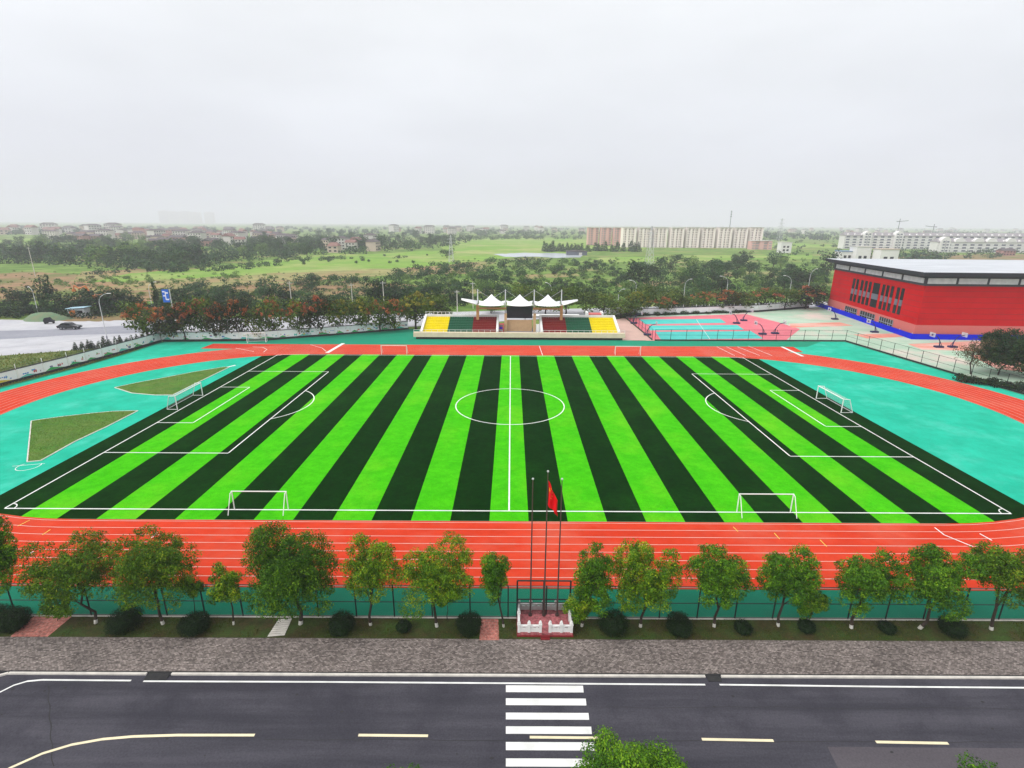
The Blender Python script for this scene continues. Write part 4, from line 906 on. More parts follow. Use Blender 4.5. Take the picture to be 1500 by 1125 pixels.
for j in range(6):
    for k in range(n):
        a = 2 * math.pi * k / n; r = 7.5 * (1 - j / 5.4) * (1 + .12 * math.sin(3 * a + j)); vs.append((r * math.cos(a), r * .55 * math.sin(a), 2.3 * math.sin(j / 5 * math.pi / 2) + .15 * math.sin(5 * a + j)))
for j in range(5):
    for k in range(n): fs.append((j * n + k, j * n + (k + 1) % n, (j + 1) * n + (k + 1) % n, (j + 1) * n + k))
fs.append(tuple(5 * n + k for k in range(n)))
o = Shape().add(vs, fs).build('soil_mound', mat('green_dust_net', (0.10, 0.20, 0.11), (0.17, 0.19, 0.11), 0.5, 0.95), None, True, (x, y, -.3)); tag(o, 'low earth mound under green netting beside the straight pale lamp', 'mound')

# ================================================================== VEGETATION
def trunk_shape(base, top, r0, limbs, wash=0.0, seed=0, r_tip=.04):
    """tapered trunk from base to top with limbs to the given points; lower part lime-washed"""
    g = random.Random(seed); s = Shape(); b, t = Vector(base), Vector(top); pts = []; rad = []
    n = 6; wob = .035 * (t - b).length
    for i in range(n + 1):
        u = i / n; p = b.lerp(t, u)
        if 0 < i < n: p += Vector((g.uniform(-wob, wob), g.uniform(-wob, wob), 0))
        pts.append(p); rad.append(r0 * (1.25 if i == 0 else 1 - .72 * u))
    if wash:
        u = wash / (t - b).length; mid = pts[0].lerp(pts[1], min(.95, u * n)); s.tube([pts[0], mid], [rad[0], rad[0] * .86], 8, 1, False)
        s.tube([mid] + pts[1:], [rad[0] * .85] + rad[1:], 8, 0)
    else: s.tube(pts, rad, 8, 0)
    for i, q in enumerate(limbs):
        q = Vector(q); k = g.randint(2, n - 1); a = pts[k]; m = a.lerp(q, .5) + Vector((g.uniform(-.2, .2), g.uniform(-.2, .2), .12 * (q - a).length))
        s.tube([a, m, q], [rad[k] * .55, rad[k] * .34, r_tip * .5], 5, 0)
    return s

def near_tree(label, bpx, box, pal, n, seed, leaf=.20, dy=0, nb=20, wash=.45, r0=.11, lean=0, gappy=.30, group='trees along the pavement'):
    bx, by = spot(*bpx, .02); by += dy; bx_, _ = rise(bpx[0], bpx[1], by)
    xl, xr, yt, yb = box; yb -= 9 if group == 'trees along the pavement' else 0; ym = (yt + yb) / 2
    x0, _ = rise(xl, ym, by); x1, _ = rise(xr, ym, by); _, zt = rise((xl + xr) / 2, yt + 4, by); _, zb = rise((xl + xr) / 2, yb, by)
    zb = max(zb, .55); cx = (x0 + x1) / 2 - bx; rx = (x1 - x0) / 2; cz = (zt + zb) / 2; rz = (zt - zb) / 2; rx *= .95
    t = thing('street_tree', label, 'tree', (bx, by, .02), 0, group)
    g = random.Random(seed); blobs = []; limbs = []; lobes = []
    nl = max(5, int(nb * .9))
    for i in range(nl):
        a = i * 2.39996 + g.uniform(-.5, .5) + seed; ph = math.asin(max(-.95, min(.97, -.62 + 1.55 * (i + .5) / nl + g.uniform(-.18, .18)))); k = g.uniform(.50, .70) if i % 4 else g.uniform(.05, .3)
        lobes.append((k * math.cos(a) * math.cos(ph) ** .6 + lean * k * math.sin(ph), k * math.sin(a) * math.cos(ph) ** .6, k * math.sin(ph), g.uniform(.26, .40)))
    for lx, ly, lz, lr in lobes:
        limbs.append((cx + rx * lx, rx * .8 * ly, cz + rz * lz))
        R0 = .30 * leaf / .20
        for j in range(max(5, int(.95 * (lr * (rx + rz) / 2 / R0) ** 2 * 4))):
            d = Vector((g.gauss(0, 1), g.gauss(0, 1), g.gauss(.25, 1))).normalized(); q = lr * g.uniform(.72, 1.0); cr_ = R0 * g.uniform(.62, 1.25)
            blobs.append([lx + d.x * q, ly + d.y * q, lz + d.z * q * .85, cr_ * 1.1 / rx, cr_ * 1.1 / rx, cr_ * .72 / rz])
    B = np.array(blobs); lo = (B[:, :3] - B[:, 3:]).min(0); hi = (B[:, :3] + B[:, 3:]).max(0)
    sc_ = np.array([2 * rx, 2 * rx * .82, 2 * rz - .12]) / (hi - lo); B[:, :3] = (B[:, :3] - (lo + hi) / 2) * sc_ + np.array([cx, 0, cz - .06]); B[:, 3:] *= sc_
    limbs = [tuple((np.array([l[0], l[1], l[2]]) - 0 * lo)) for l in limbs]
    me = leaf_mesh('crown', B, int(n * 3.4), leaf * .66, LEAF[pal], seed, shell=.72, tint_blob=.5, out=1.7)
    put(me, 'crown', (0, 0, 0), t)
    ms = [M['bark'], M['lime_wash']]
    trunk_shape((0, 0, -.15), (cx * .9 + lean * rz * .4, 0, cz + rz * .45), r0, limbs[:12], wash, seed).build('trunk', ms, t, True)
    return t
near_tree('tree cut off by the picture edge, beyond the pink paved crossing', (-14, 916), (-48, 30, 752, 868), 'green', 6500, 1, nb=18)
near_tree('first full broad tree beside the left pink path, touching its neighbour', (140, 913), (26, 166, 783, 893), 'warm', 8200, 2, nb=24)
near_tree('second broad brownish green tree, between two clipped bushes', (239, 914), (148, 290, 770, 890), 'warm', 9500, 3, nb=26)
near_tree('small young tree just left of the biggest tree', (342, 915), (303, 354, 822, 892), 'lime', 2600, 5, nb=10, r0=.07)
near_tree('biggest and darkest green dense tree of the pavement row, behind the pale slabs', (440, 914), (344, 507, 762, 904), 'deep', 19000, 6, nb=44, r0=.15)
near_tree('loose yellowish tree directly right of the biggest tree', (543, 915), (499, 594, 780, 888), 'lime', 5200, 7, nb=18)
near_tree('yellow-topped tree with airy crown, left of a clipped bush and the small path', (640, 918), (572, 700, 782, 900), 'lime', 7600, 8, nb=22)
near_tree('slim narrow tree between the central pink path and the flag platform', (738, 918), (700, 752, 808, 888), 'green', 3600, 9, nb=11, lean=.12, r0=.08)
near_tree('leaning tree right of the flag platform, its top tilted towards the flagpoles', (852, 917), (836, 906, 782, 905), 'green', 4600, 10, nb=15, lean=-.25, r0=.10)
near_tree('bright green tree with forked crown, second right of the flag platform', (938, 918), (894, 1007, 789, 902), 'lime', 8200, 11, nb=22)
near_tree('round-headed tree with crown clear of the fence, third right of the flag platform', (1046, 918), (1002, 1112, 799, 890), 'green', 7600, 12, nb=22)
near_tree('tree whose trunk has the whitest foot, fourth right of the flag platform', (1140, 917), (1103, 1213, 794, 897), 'green', 7600, 13, nb=22)
near_tree('low spreading tree with white-footed trunk, third from the picture edge', (1247, 920), (1221, 1338, 802, 899), 'green', 7800, 14, nb=22, r0=.12)
near_tree('tree with wide tilted crown drooping over the fence, next to the last in the row', (1346, 920), (1324, 1435, 795, 905), 'green', 8200, 15, nb=22, r0=.12)
near_tree('flat-topped tree with open branches at the gymnasium end of the pavement row', (1452, 922), (1414, 1528, 796, 880), 'warm', 6800, 16, nb=20, r0=.12)
gs2 = 'saplings against the fence'
near_tree('thin sapling against the fence right of the second broad tree', (283, 908), (262, 298, 835, 874), 'warm', 900, 17, nb=7, wash=0, r0=.035, dy=.2, group=gs2)
near_tree('pale low sapling at the fence beside the whitest-footed tree', (1186, 915), (1166, 1222, 858, 908), 'lime', 1500, 18, nb=9, wash=0, r0=.035, dy=.1, group=gs2)
near_tree('low leafy sapling at the corner of the flag platform', (846, 918), (822, 880, 862, 916), 'lime', 2000, 19, nb=9, wash=0, r0=.04, dy=.1, group=gs2)
near_tree('sapling behind the first broad tree, near the pink path', (80, 912), (58, 112, 862, 905), 'warm', 1200, 20, nb=8, wash=0, r0=.035, dy=.2, group=gs2)
near_tree('sapling behind the fence foot beside the slim narrow tree', (655, 912), (634, 678, 850, 885), 'green', 900, 21, nb=7, wash=0, r0=.035, dy=.3, group=gs2)

def bush(label, px, py, rpx, hy, seed):
    x, y = spot(px, py + 12, .02); x0, _ = rise(px - rpx, py, y); x1, _ = rise(px + rpx, py, y); rx = (x1 - x0) / 2; rz = rx * hy
    t = thing('clipped_bush', label, 'bush', (x, y, .02), 0, 'clipped round bushes on the lawn strip')
    gb = random.Random(seed); bl = [(0, 0, rz * .85, rx * .92, rx * .92, rz * .95)] + [(rx * .48 * math.cos(a * 1.05), rx * .48 * math.sin(a * 1.05), rz * gb.uniform(.6, 1.15), rx * gb.uniform(.46, .6), rx * gb.uniform(.46, .6), rz * gb.uniform(.5, .72)) for a in range(6)]
    me = leaf_mesh('foliage', bl, int(8200 * max(.4, rx)), .095, LEAF['box'], seed, shell=.8, flat=.3, out=1.4, tint_blob=.2)
    put(me, 'foliage', (0, 0, 0), t); Shape().tube([(0, 0, -.1), (0, 0, rz)], .06, 6).build('stem', M['bark'], t)
    core = [(0, 0, 0)]
for i, (px, py, r_, hy, lb) in enumerate(((-2, 908, 22, .85, 'wide dark bush cut off beside the left pink path'), (24, 906, 20, .8, 'dark clipped bush touching the pink path edge'), (185, 909, 23, .82, 'large clipped bush between the first two broad trees'),
      (286, 912, 21, .72, 'flattened clipped bush right of the second broad tree'), (502, 912, 19, .9, 'round clipped bush right of the biggest tree'), (592, 911, 11, .8, 'small bush between the two yellowish trees'),
      (687, 915, 19, .95, 'round clipped bush next to the small central pink path'), (898, 913, 22, .84, 'round clipped bush second from the flag platform corner'), (994, 914, 19, .82, 'round clipped bush left of the round-headed tree'),
      (1088, 913, 13, .7, 'low small bush right of the round-headed tree'), (1298, 912, 12, .6, 'low small bush beside the low spreading tree'), (1393, 916, 18, .75, 'dark bush before the last flat-topped tree'), (1180, 911, 12, .7, 'low small bush between the whitest-footed and the low spreading tree'))):
    bush(lb, px, py, r_, hy, 40 + i)

# grass tufts on the lawn strip
def tufts(name, poly_fn, n, size, pal, seed, z=.02):
    g = np.random.default_rng(seed); P = poly_fn(g, n); n = len(P)
    a = g.random(n) * 2 * np.pi; s = size * (.5 + g.random(n)); d = np.stack([np.cos(a), np.sin(a), np.zeros(n)], 1)
    b = np.column_stack([P, np.full(n, z)]); tip = b + np.column_stack([g.normal(size=(n, 2)) * .35 * s[:, None], s])
    V = np.stack([b - d * s[:, None] * .35, b + d * s[:, None] * .35, tip], 1).reshape(-1, 3)
    me = bpy.data.meshes.new(name); me.vertices.add(3 * n); me.vertices.foreach_set('co', V.astype(np.float32).ravel())
    me.loops.add(3 * n); me.loops.foreach_set('vertex_index', np.arange(3 * n, dtype=np.int32))
    me.polygons.add(n); me.polygons.foreach_set('loop_start', np.arange(0, 3 * n, 3, dtype=np.int32)); me.polygons.foreach_set('loop_total', np.full(n, 3, dtype=np.int32))
    at = me.attributes.new('tint', 'FLOAT', 'FACE'); at.data.foreach_set('value', g.beta(2, 2, n).astype(np.float32))
    me.materials.append(LEAF[pal]); me.update(calc_edges=True)
    o = bpy.data.objects.new(name, me); C.objects.link(o); return tag(o, kind='stuff')
def clump(g, n, x0, x1, y0, y1, thr=.0):
    P = np.column_stack([g.uniform(x0, x1, n), g.uniform(y0, y1, n)])
    f = np.sin(P[:, 0] * 1.3 + np.sin(P[:, 1] * 2)) + np.sin(P[:, 0] * .47 + 1) + g.normal(size=n) * .6
    keep = f > thr
    ex = ((P[:, 0] > .6) & (P[:, 0] < 4.9)) | ((P[:, 0] > -2.6) & (P[:, 0] < -.8)) | ((P[:, 0] < -33.2) & (P[:, 0] > -39.5)) | ((P[:, 0] < -16.2) & (P[:, 0] > -18.8))
    return P[keep & ~ex]
tufts('lawn_grass', lambda g, n: clump(g, n, -48, 48, -52.8, -50.7, -.4), 26000, .075, 'grass', 3)
def in_poly(g, n, poly):
    A = np.array(poly); P = np.column_stack([g.uniform(A[:, 0].min(), A[:, 0].max(), n), g.uniform(A[:, 1].min(), A[:, 1].max(), n)])
    ins = np.zeros(n, bool); j = len(A) - 1
    for i in range(len(A)):
        c = ((A[i, 1] > P[:, 1]) != (A[j, 1] > P[:, 1])) & (P[:, 0] < (A[j, 0] - A[i, 0]) * (P[:, 1] - A[i, 1]) / (A[j, 1] - A[i, 1] + 1e-12) + A[i, 0]); ins ^= c; j = i
    return P[ins]
LEAF['isle'] = leaf_mat('island_blades', ((0.035, 0.11, 0.006), (0.07, 0.18, 0.010), (0.12, 0.21, 0.02), (0.22, 0.22, 0.05)))
LEAF['verge'] = leaf_mat('verge_blades', ((0.05, 0.09, 0.012), (0.10, 0.16, 0.02), (0.20, 0.22, 0.05), (0.28, 0.24, 0.09)))
tufts('roadside_grass', lambda g, n: in_poly(g, n, vg), 14000, .30, 'verge', 5, -.15)
tufts('island_grass', lambda g, n: np.concatenate([in_poly(g, n, D1), in_poly(g, n // 2, D2)]), 16000, .075, 'isle', 6, .07)

# ---- trees nearest the camera, tops only in the picture
def street_top(label, bx, by, top_px, half, pal, n, seed, zc=None):
    _, zt = rise(*top_px, by)
    t = thing('street_tree', label, 'tree', (bx, by, -.3), 0, 'trees on the near side of the road'); g = random.Random(seed); zt -= 1.15
    blobs = []; limbs = []; rz = min(half * .8, zt * .38); cz = zt - rz
    for i in range(46):
        a = g.uniform(0, 2 * math.pi); u = g.uniform(-.5, 1); k = g.uniform(.55, .9); rr_ = math.sqrt(max(0, 1 - u * u * .95)) * k
        br = g.uniform(.14, .24) * half
        p = (half * rr_ * math.cos(a), half * rr_ * math.sin(a), cz + rz * u * .86); blobs.append((*p, br * 1.15, br * 1.1, br * .85)); limbs.append(p)
    blobs.append((0, 0, cz, half * .6, half * .6, rz * .75))
    put(leaf_mesh('crown', blobs, n, .125, LEAF[pal], seed, shell=.55, tint_blob=.4), 'crown', (0, 0, 0), t)
    trunk_shape((0, 0, -.1), (0, 0, cz), .16, limbs[:14], 0, seed).build('trunk', [M['bark']], t, True)
xx, _ = rise(938, 1100, -66.2); street_top('dense green treetop rising over the zebra crossing at the bottom edge', xx, -66.2, (938, 1100), 3.7, 'green', 48000, 61)
xx, _ = rise(565, 1118, -66.5); street_top('tip of a green treetop just showing left of the zebra crossing', xx, -66.5, (565, 1113), 2.0, 'green', 9000, 62)
xx, _ = rise(1500, 1112, -66.4); street_top('green treetop at the bottom edge below the pale asphalt patch', xx, -66.4, (1500, 1120), 2.3, 'green', 12000, 63)

# ---- prototypes for the trees farther off
def crown_blobs(g, kind):
    """unit crown about 1 high, base at z=0"""
    b = []
    if kind == 'round':
        for i in range(14): a = g.uniform(0, 6.28); k = g.uniform(.12, .34); b.append((k * math.cos(a), k * math.sin(a), g.uniform(.26, .86), g.uniform(.13, .22), g.uniform(.13, .22), g.uniform(.11, .17)))
        b.append((0, 0, .52, .28, .28, .34))
    elif kind == 'tall':
        for i in range(12): z = g.uniform(.3, .92); a = g.uniform(0, 6.28); k = g.uniform(.05, .22) * (1.15 - z * .7); b.append((k * math.cos(a), k * math.sin(a), z, g.uniform(.09, .17), g.uniform(.09, .17), g.uniform(.09, .15)))
        b.append((0, 0, .5, .18, .18, .3))
    elif kind == 'cone':
        for i in range(9): z = .1 + i * .1; r_ = .2 * (1 - z) + .03; b.append((g.uniform(-.02, .02), g.uniform(-.02, .02), z, r_, r_, .08))
    elif kind == 'bush':
        for i in range(9): a = g.uniform(0, 6.28); k = g.uniform(.2, .6); b.append((k * math.cos(a), k * math.sin(a), g.uniform(.25, .62), g.uniform(.22, .4), g.uniform(.22, .4), g.uniform(.2, .36)))
        b.append((0, 0, .4, .5, .5, .42))
    return b
PROTO = {}
def proto(kind, pal, count, n, size, seed0):
    for i in range(count):
        g = random.Random(seed0 + i); bl = crown_blobs(g, kind); me = leaf_mesh(kind, bl, n, size, LEAF[pal], seed0 + i, shell=.6)
        PROTO.setdefault((kind, pal), []).append(me)
for pal, s0 in (('wood', 100), ('scrub', 200), ('dark', 300)):
    proto('round', pal, 5, 620, .085, s0); proto('bush', pal, 4, 420, .17, s0 + 20); proto('tall', pal, 3, 520, .075, s0 + 40)
proto('cone', 'wood', 3, 420, .085, 500); proto('bush', 'brown', 2, 380, .16, 600); proto('round', 'row', 6, 1300, .062, 700); proto('round', 'rowgreen', 6, 1300, .062, 740); proto('cone', 'dark', 3, 420, .085, 800); proto('bush', 'box', 3, 420, .17, 900)
TR = trunk_shape((0, 0, -.03), (0, 0, .62), .024, [(.2, .1, .6), (-.22, .05, .66), (.05, -.2, .58), (-.05, .22, .7)], 0, 4, .01).mesh('trunk', [M['bark']])
def far_tree(name, label, cat, x, y, h, wd, kind, pal, g, group, zg=-.3, trunk=True):
    me = g.choice(PROTO[(kind, pal)]); rz = g.uniform(0, 6.28)
    if not trunk: return tag(put(me, name, (x, y, zg), None, rz, (wd, wd, h)), label, cat, group)
    t = thing(name, label, cat, (x, y, zg), rz, group); t.scale = (wd, wd, h)
    put(me, 'crown', (0, 0, 0), t); put(TR, 'trunk', (0, 0, 0), t); return t
BL = {}
def blossom(pal, n, seed):
    g = random.Random(seed); b = []
    for i in range(34): a = g.uniform(0, 6.28); k = g.uniform(.05, .47); b.append((k * math.cos(a), k * math.sin(a), .95 - .62 * k - g.uniform(0, .16), .05, .05, .045))
    return leaf_mesh('blossom', b, n, .05, LEAF[pal], seed, shell=.3)
for p in ('orange', 'red', 'yellow'): BL[p] = [blossom(p, 620, 950 + i) for i in range(3)]

# flowering rows behind the walls
ords = ('first', 'second', 'third', 'fourth', 'fifth', 'sixth', 'seventh', 'eighth', 'ninth', 'tenth', 'eleventh', 'twelfth', 'thirteenth', 'fourteenth', 'fifteenth', 'sixteenth', 'seventeenth', 'eighteenth', 'nineteenth', 'twentieth')
def row_tree(px, ytop, ybase, wpx, bl, label, g, group):
    x, y = spot(px, ybase, 0); _, zt = rise(px, ytop, y); wd = wpx / CF * (y - CY) * 1.10
    t = far_tree('flowering_tree', label, 'tree', x, y, zt + .3, wd * 1.25, 'round', 'rowgreen' if (bl is None or bl == 'yellow' or g.random() < .35) else 'row', g, group)
    if bl: put(g.choice(BL[bl]), 'blossom', (0, 0, 0), t)
g = random.Random(21)
colw = {'orange': 'orange-topped', 'red': 'red-flowered', 'yellow': 'yellow-topped', None: 'plain dark green'}
Lrow = ((217, 436, 500, 48, 'orange'), (246, 445, 499, 40, 'orange'), (272, 438, 499, 42, 'red'), (299, 432, 498, 42, 'red'), (325, 437, 497, 38, 'orange'), (350, 433, 497, 38, 'orange'), (373, 446, 496, 36, None), (402, 434, 495, 40, 'orange'), (438, 437, 493, 38, 'orange'),
        (468, 427, 491, 42, 'red'), (500, 434, 489, 42, 'yellow'), (530, 433, 487, 40, 'yellow'), (556, 436, 486, 40, 'orange'), (578, 434, 484, 36, 'orange'), (610, 422, 481, 52, 'yellow'), (640, 428, 474, 40, None))
for i, (px, yt, yb, wp, bl) in enumerate(Lrow):
    row_tree(px, yt, yb, wp, bl, ords[i] + ' tree from the road end of the row at the mural wall, ' + colw[bl], g, 'flowering trees along the mural wall')
Rrow = ((720, 440, 458, 30, None), (768, 412, 460, 46, None), (800, 420, 460, 40, None), (828, 415, 460, 44, None), (858, 424, 459, 40, None), (884, 428, 460, 40, None), (908, 436, 466, 44, None), (930, 424, 464, 40, 'yellow'), (948, 414, 458, 44, None), (970, 432, 460, 34, 'orange'), (985, 416, 456, 40, None), (1008, 430, 456, 34, None),
        (1034, 424, 455, 40, 'orange'), (1065, 422, 455, 44, 'orange'), (1090, 427, 455, 38, None), (1118, 419, 454, 44, 'red'), (1150, 420, 453, 42, None), (1180, 415, 452, 46, 'red'), (1205, 424, 450, 34, None))
for i, (px, yt, yb, wp, bl) in enumerate(Rrow):
    row_tree(px, yt, yb, wp, bl, ords[i] + ' tree from the grandstand in the row behind the courts, ' + colw[bl], g, 'trees in the row behind the stand and courts')

# trees and hedge at the right fence
def side_tree(label, bpx, box, pal, n, seed, leaf, nb, **k): return near_tree(label, bpx, box, pal, n, seed, leaf, 0, nb, 0, .14, group='trees beside the right court fence', **k)
side_tree('sparse brownish tree with thin crown outside the court fence', (1422, 548), (1400, 1452, 486, 538), 'brown', 900, 71, .34, 10)
side_tree('dense dark tree with slanted crown outside the court fence, right of the sparse tree', (1462, 549), (1430, 1548, 476, 546), 'dark', 12000, 72, .50, 34)
g = random.Random(5)
for i in range(16):
    px = 1400 + i * 9.5 + g.uniform(-3, 3); py = 557 + (px - 1400) * .17 + g.uniform(-2, 3); x, y = spot(px, py)
    far_tree('hedge_bush', 'dark hedge bush at the foot of the right court fence', 'bush', x + 1.4, y, g.uniform(1.3, 2.2), g.uniform(1.6, 2.6), 'bush', 'box', g, 'hedge bushes along the right court fence', -.1, False)
for i in range(17):
    u = i / 16; px = 112 + u * 130 + g.uniform(-2, 2); py = 513 - u * 16; x, y = spot(px, py, -.15)
    far_tree('small_conifer', 'small dark conifer on the grass between the pale road and the mural wall', 'tree', x, y, g.uniform(1.6, 2.9), g.uniform(3.0, 4.5), 'cone', 'dark', g, 'small conifers on the roadside grass', -.15)

for i in range(14):
    px = 905 + i * 14 + g.uniform(-4, 4); x, y = spot(px, 463.5 - i * .55)
    far_tree('hedge_bush', 'dark hedge bush at the foot of the plain wall behind the courts', 'bush', x, y - 1.2, g.uniform(1.0, 1.8), g.uniform(1.8, 3.0), 'bush', 'dark', g, 'hedge bushes along the wall behind the courts', -.1, False)
# scattered trees and shrubs in the countryside
def scatter(name, label, cat, px_poly, n, hr, kinds, group, seed, ratio=(.75, 1.1), trunk=False, zg=-.3):
    g = random.Random(seed); A = np.array(px_poly, float); made = 0; gg = np.random.default_rng(seed)
    P = in_poly(gg, n * 30, px_poly)
    # even out over ground area a little: prefer image-uniform points
    for q in P[:n]:
        x, y = spot(q[0], q[1], zg); k = g.choice(kinds); h = g.uniform(*hr); r_ = g.uniform(*ratio)
        wd = h * r_ * {'round': 1.3, 'tall': 1.2, 'cone': 1.0, 'bush': .85}[k[0]]
        far_tree(name, label, cat, x, y, h, wd, k[0], k[1], g, group, zg, cat == 'tree')
RW, TW, BW, RD, BS, RS, TD = ('round', 'wood'), ('tall', 'wood'), ('bush', 'wood'), ('round', 'dark'), ('bush', 'scrub'), ('round', 'scrub'), ('tall', 'dark')
scatter('broadleaf_tree', 'dark green tree in the wood before the village', 'tree', ((-60, 368), (10, 360), (60, 353), (180, 352), (300, 360), (440, 370), (460, 377), (340, 384), (265, 397), (150, 392), (60, 386), (-60, 384)), 120, (8, 15), (RW, RW, RW, RS, TW), 'trees of the wood before the village', 31)
scatter('broadleaf_tree', 'hazy tree among and behind the far village houses', 'tree', ((330, 352), (430, 346), (560, 344), (700, 350), (695, 357), (600, 366), (520, 372), (430, 372), (350, 366)), 85, (8, 18), (RW, RW, TW), 'trees around the far village', 32)
scatter('broadleaf_tree', 'tree in the green scrub behind the right court row', 'tree', ((930, 392), (1060, 384), (1215, 380), (1215, 425), (1100, 428), (930, 425)), 46, (5, 11), (RW, RD, RS, RW), 'trees in the scrub behind the courts', 33)
scatter('broadleaf_tree', 'dark tree in the belt just beyond the concrete road', 'tree', ((-40, 462), (-40, 442), (120, 452), (260, 450), (420, 440), (560, 436), (640, 432), (640, 448), (500, 455), (280, 462)), 40, (5, 8.5), (RD, RW, RD, TD), 'dark trees in the belt beyond the road', 34)
scatter('shrub', 'dark shrub in the belt just beyond the concrete road', 'shrub', ((-40, 466), (-40, 446), (120, 456), (260, 454), (420, 444), (640, 436), (700, 440), (640, 456), (500, 460), (300, 466), (100, 464)), 110, (2.2, 4.5), (('bush', 'dark'), ('bush', 'dark'), BW), 'shrubs in the belt beyond the road', 35)
scatter('shrub', 'low shrub in the overgrown fields behind the grandstand', 'shrub', ((560, 410), (650, 385), (740, 385), (870, 385), (1010, 390), (1215, 385), (1215, 430), (900, 440), (640, 440)), 130, (1.8, 4.6), (BS, BS, BW, ('bush', 'dark'), BW), 'shrubs in the overgrown fields', 36, (.9, 1.5))
scatter('shrub', 'brownish shrub on the bare field', 'shrub', ((-40, 430), (60, 405), (330, 408), (640, 405), (560, 430), (300, 440)), 34, (1.0, 2.2), (('bush', 'brown'), BS), 'shrubs on the bare field', 37, (1, 1.8))
scatter('shrub', 'small dark shrub alone on the lime green meadow', 'shrub', ((430, 380), (560, 375), (640, 374), (600, 390), (450, 392)), 12, (2, 4.5), (BW,), 'lone shrubs on the green meadow', 38)
g = random.Random(77)
for a in ((72, 452, 400, 24, 'round', 'dark', 'lone dark tree with a two-part crown standing in the bare field'), (100, 458, 425, 26, 'round', 'dark', 'dark tree right of the lone field tree, above the hedge'), (233, 462, 405, 14, 'tall', 'dark', 'narrow dark tree right behind the blue sign'),
          (550, 448, 404, 34, 'round', 'dark', 'big dark dome-shaped tree behind the yellow-topped row tree'), (935, 420, 380, 32, 'round', 'dark', 'big dark tree in the scrub right of the tents'), (457, 424, 398, 26, 'round', 'wood', 'rounded green tree at the edge of the bare field'), (655, 378, 362, 20, 'round', 'wood', 'green tree at the near edge of the meadow'), (1030, 440, 404, 26, 'round', 'wood', 'green tree behind the orange-topped court trees'), (1210, 405, 366, 26, 'round', 'dark', 'tall dark tree at the far corner of the hall'), (1172, 420, 390, 30, 'round', 'dark', 'broad dark tree left of the hall corner'), (1240, 386, 366, 22, 'round', 'dark', 'dark tree beyond the hall roof, beside the white cottages'), (1343, 384, 366, 34, 'bush', 'wood', 'green bush dome showing over the white hall roof')):
    px, yb, yt, wp, k, pal, lb = a; x, y = spot(px, yb, -.3); _, zt = rise(px, yt, y); wd = wp / CF * (y - CY)
    far_tree('broadleaf_tree', lb, 'tree', x, y, zt + .3, wd * 1.3, k, pal, g, None, -.3, True)
for i, px in enumerate((797, 801, 806, 810, 819, 824, 831, 837, 842, 847, 852, 861, 872, 876, 882, 887, 896, 904, 913, 924, 929, 935)):
    x, y = spot(px, 368.5 + g.uniform(-.5, .5), -.2); _, zt = rise(px, 353 + g.uniform(-2, 5), y)
    far_tree('conifer_tree', 'dark conifer in the straight row before the cream apartment blocks', 'tree', x, y, zt + .3, 20 * g.uniform(.8, 1.2), 'cone', 'wood', g, 'conifers in the row before the apartment blocks', -.2, False)

# undergrowth and far woods: nobody could count them
def stuff_foliage(name, pal, pts, hs, per, size, seed):
    bl = [(x, y, h * .45, h * .8, h * .8, h * .5) for (x, y), h in zip(pts, hs)]
    o = put(leaf_mesh(name, bl, per * len(bl), size, LEAF[pal], seed, shell=.4), name, (0, 0, -.3)); return tag(o, kind='stuff')
gg = np.random.default_rng(5)
P1 = in_poly(gg, 5200, ((560, 408), (660, 380), (1215, 377), (1218, 432), (900, 446), (640, 446)))
P1 = [spot(*q, -.3) for q in P1[:1500]]; stuff_foliage('undergrowth', 'scrub', P1, gg.uniform(.5, 1.7, len(P1)), 26, .75, 6)
P2 = in_poly(gg, 4200, ((-60, 462), (-60, 396), (300, 400), (660, 398), (640, 440), (200, 462))); P2 = [spot(*q, -.3) for q in P2[:620]]; stuff_foliage('dry_grass_clumps', 'verge', P2, gg.uniform(.3, .9, len(P2)), 18, .5, 7)
P3 = in_poly(gg, 3000, ((-120, 345), (-120, 333.5), (1600, 333.5), (1600, 352), (1130, 352), (1100, 340), (760, 346), (640, 345), (440, 342), (200, 343))); P3 = [spot(*q, -.3) for q in P3[:900]]; stuff_foliage('far_wood', 'wood', P3, gg.uniform(5, 13, len(P3)), 26, 6.0, 8)
P4 = in_poly(gg, 3000, ((1120, 378), (1140, 352), (1600, 352), (1600, 376), (1230, 384))); P4 = [spot(*q, -.3) for q in P4[:240]]; stuff_foliage('far_scrub', 'wood', P4, gg.uniform(2, 6, len(P4)), 30, 1.8, 9)

# ================================================================== FAR BUILDINGS
M['apt_cream'] = mat('apartment_cream', (0.85, 0.78, 0.73), (0.82, 0.74, 0.68), 0.05, 0.85)
M['apt_shade'] = mat('apartment_shade_tone', (0.38, 0.31, 0.30), (0.33, 0.27, 0.26), 0.05, 0.85)  # shaded tone of the blocks painted into their balcony and window columns
M['apt_pink'] = mat('apartment_pink', (0.66, 0.40, 0.36), (0.60, 0.36, 0.32), 0.05, 0.85)
M['h_white'] = mat('house_white', (0.62, 0.59, 0.56), (0.52, 0.49, 0.46), 0.05, 0.85)
M['h_beige'] = mat('house_beige', (0.52, 0.42, 0.34), (0.44, 0.36, 0.30), 0.05, 0.85)
M['h_brick'] = mat('house_brick', (0.38, 0.19, 0.16), (0.33, 0.17, 0.14), 0.05, 0.85)
M['roof_dark'] = mat('roof_dark_tile', (0.085, 0.070, 0.075), (0.11, 0.09, 0.09), 0.2, 0.85)
M['roof_red'] = mat('roof_red_tile', (0.24, 0.13, 0.11), (0.20, 0.11, 0.095), 0.2, 0.85)
M['blue_roof'] = mat('blue_sheet_roof', (0.16, 0.26, 0.42), (0.14, 0.23, 0.38), 0.2, 0.6)
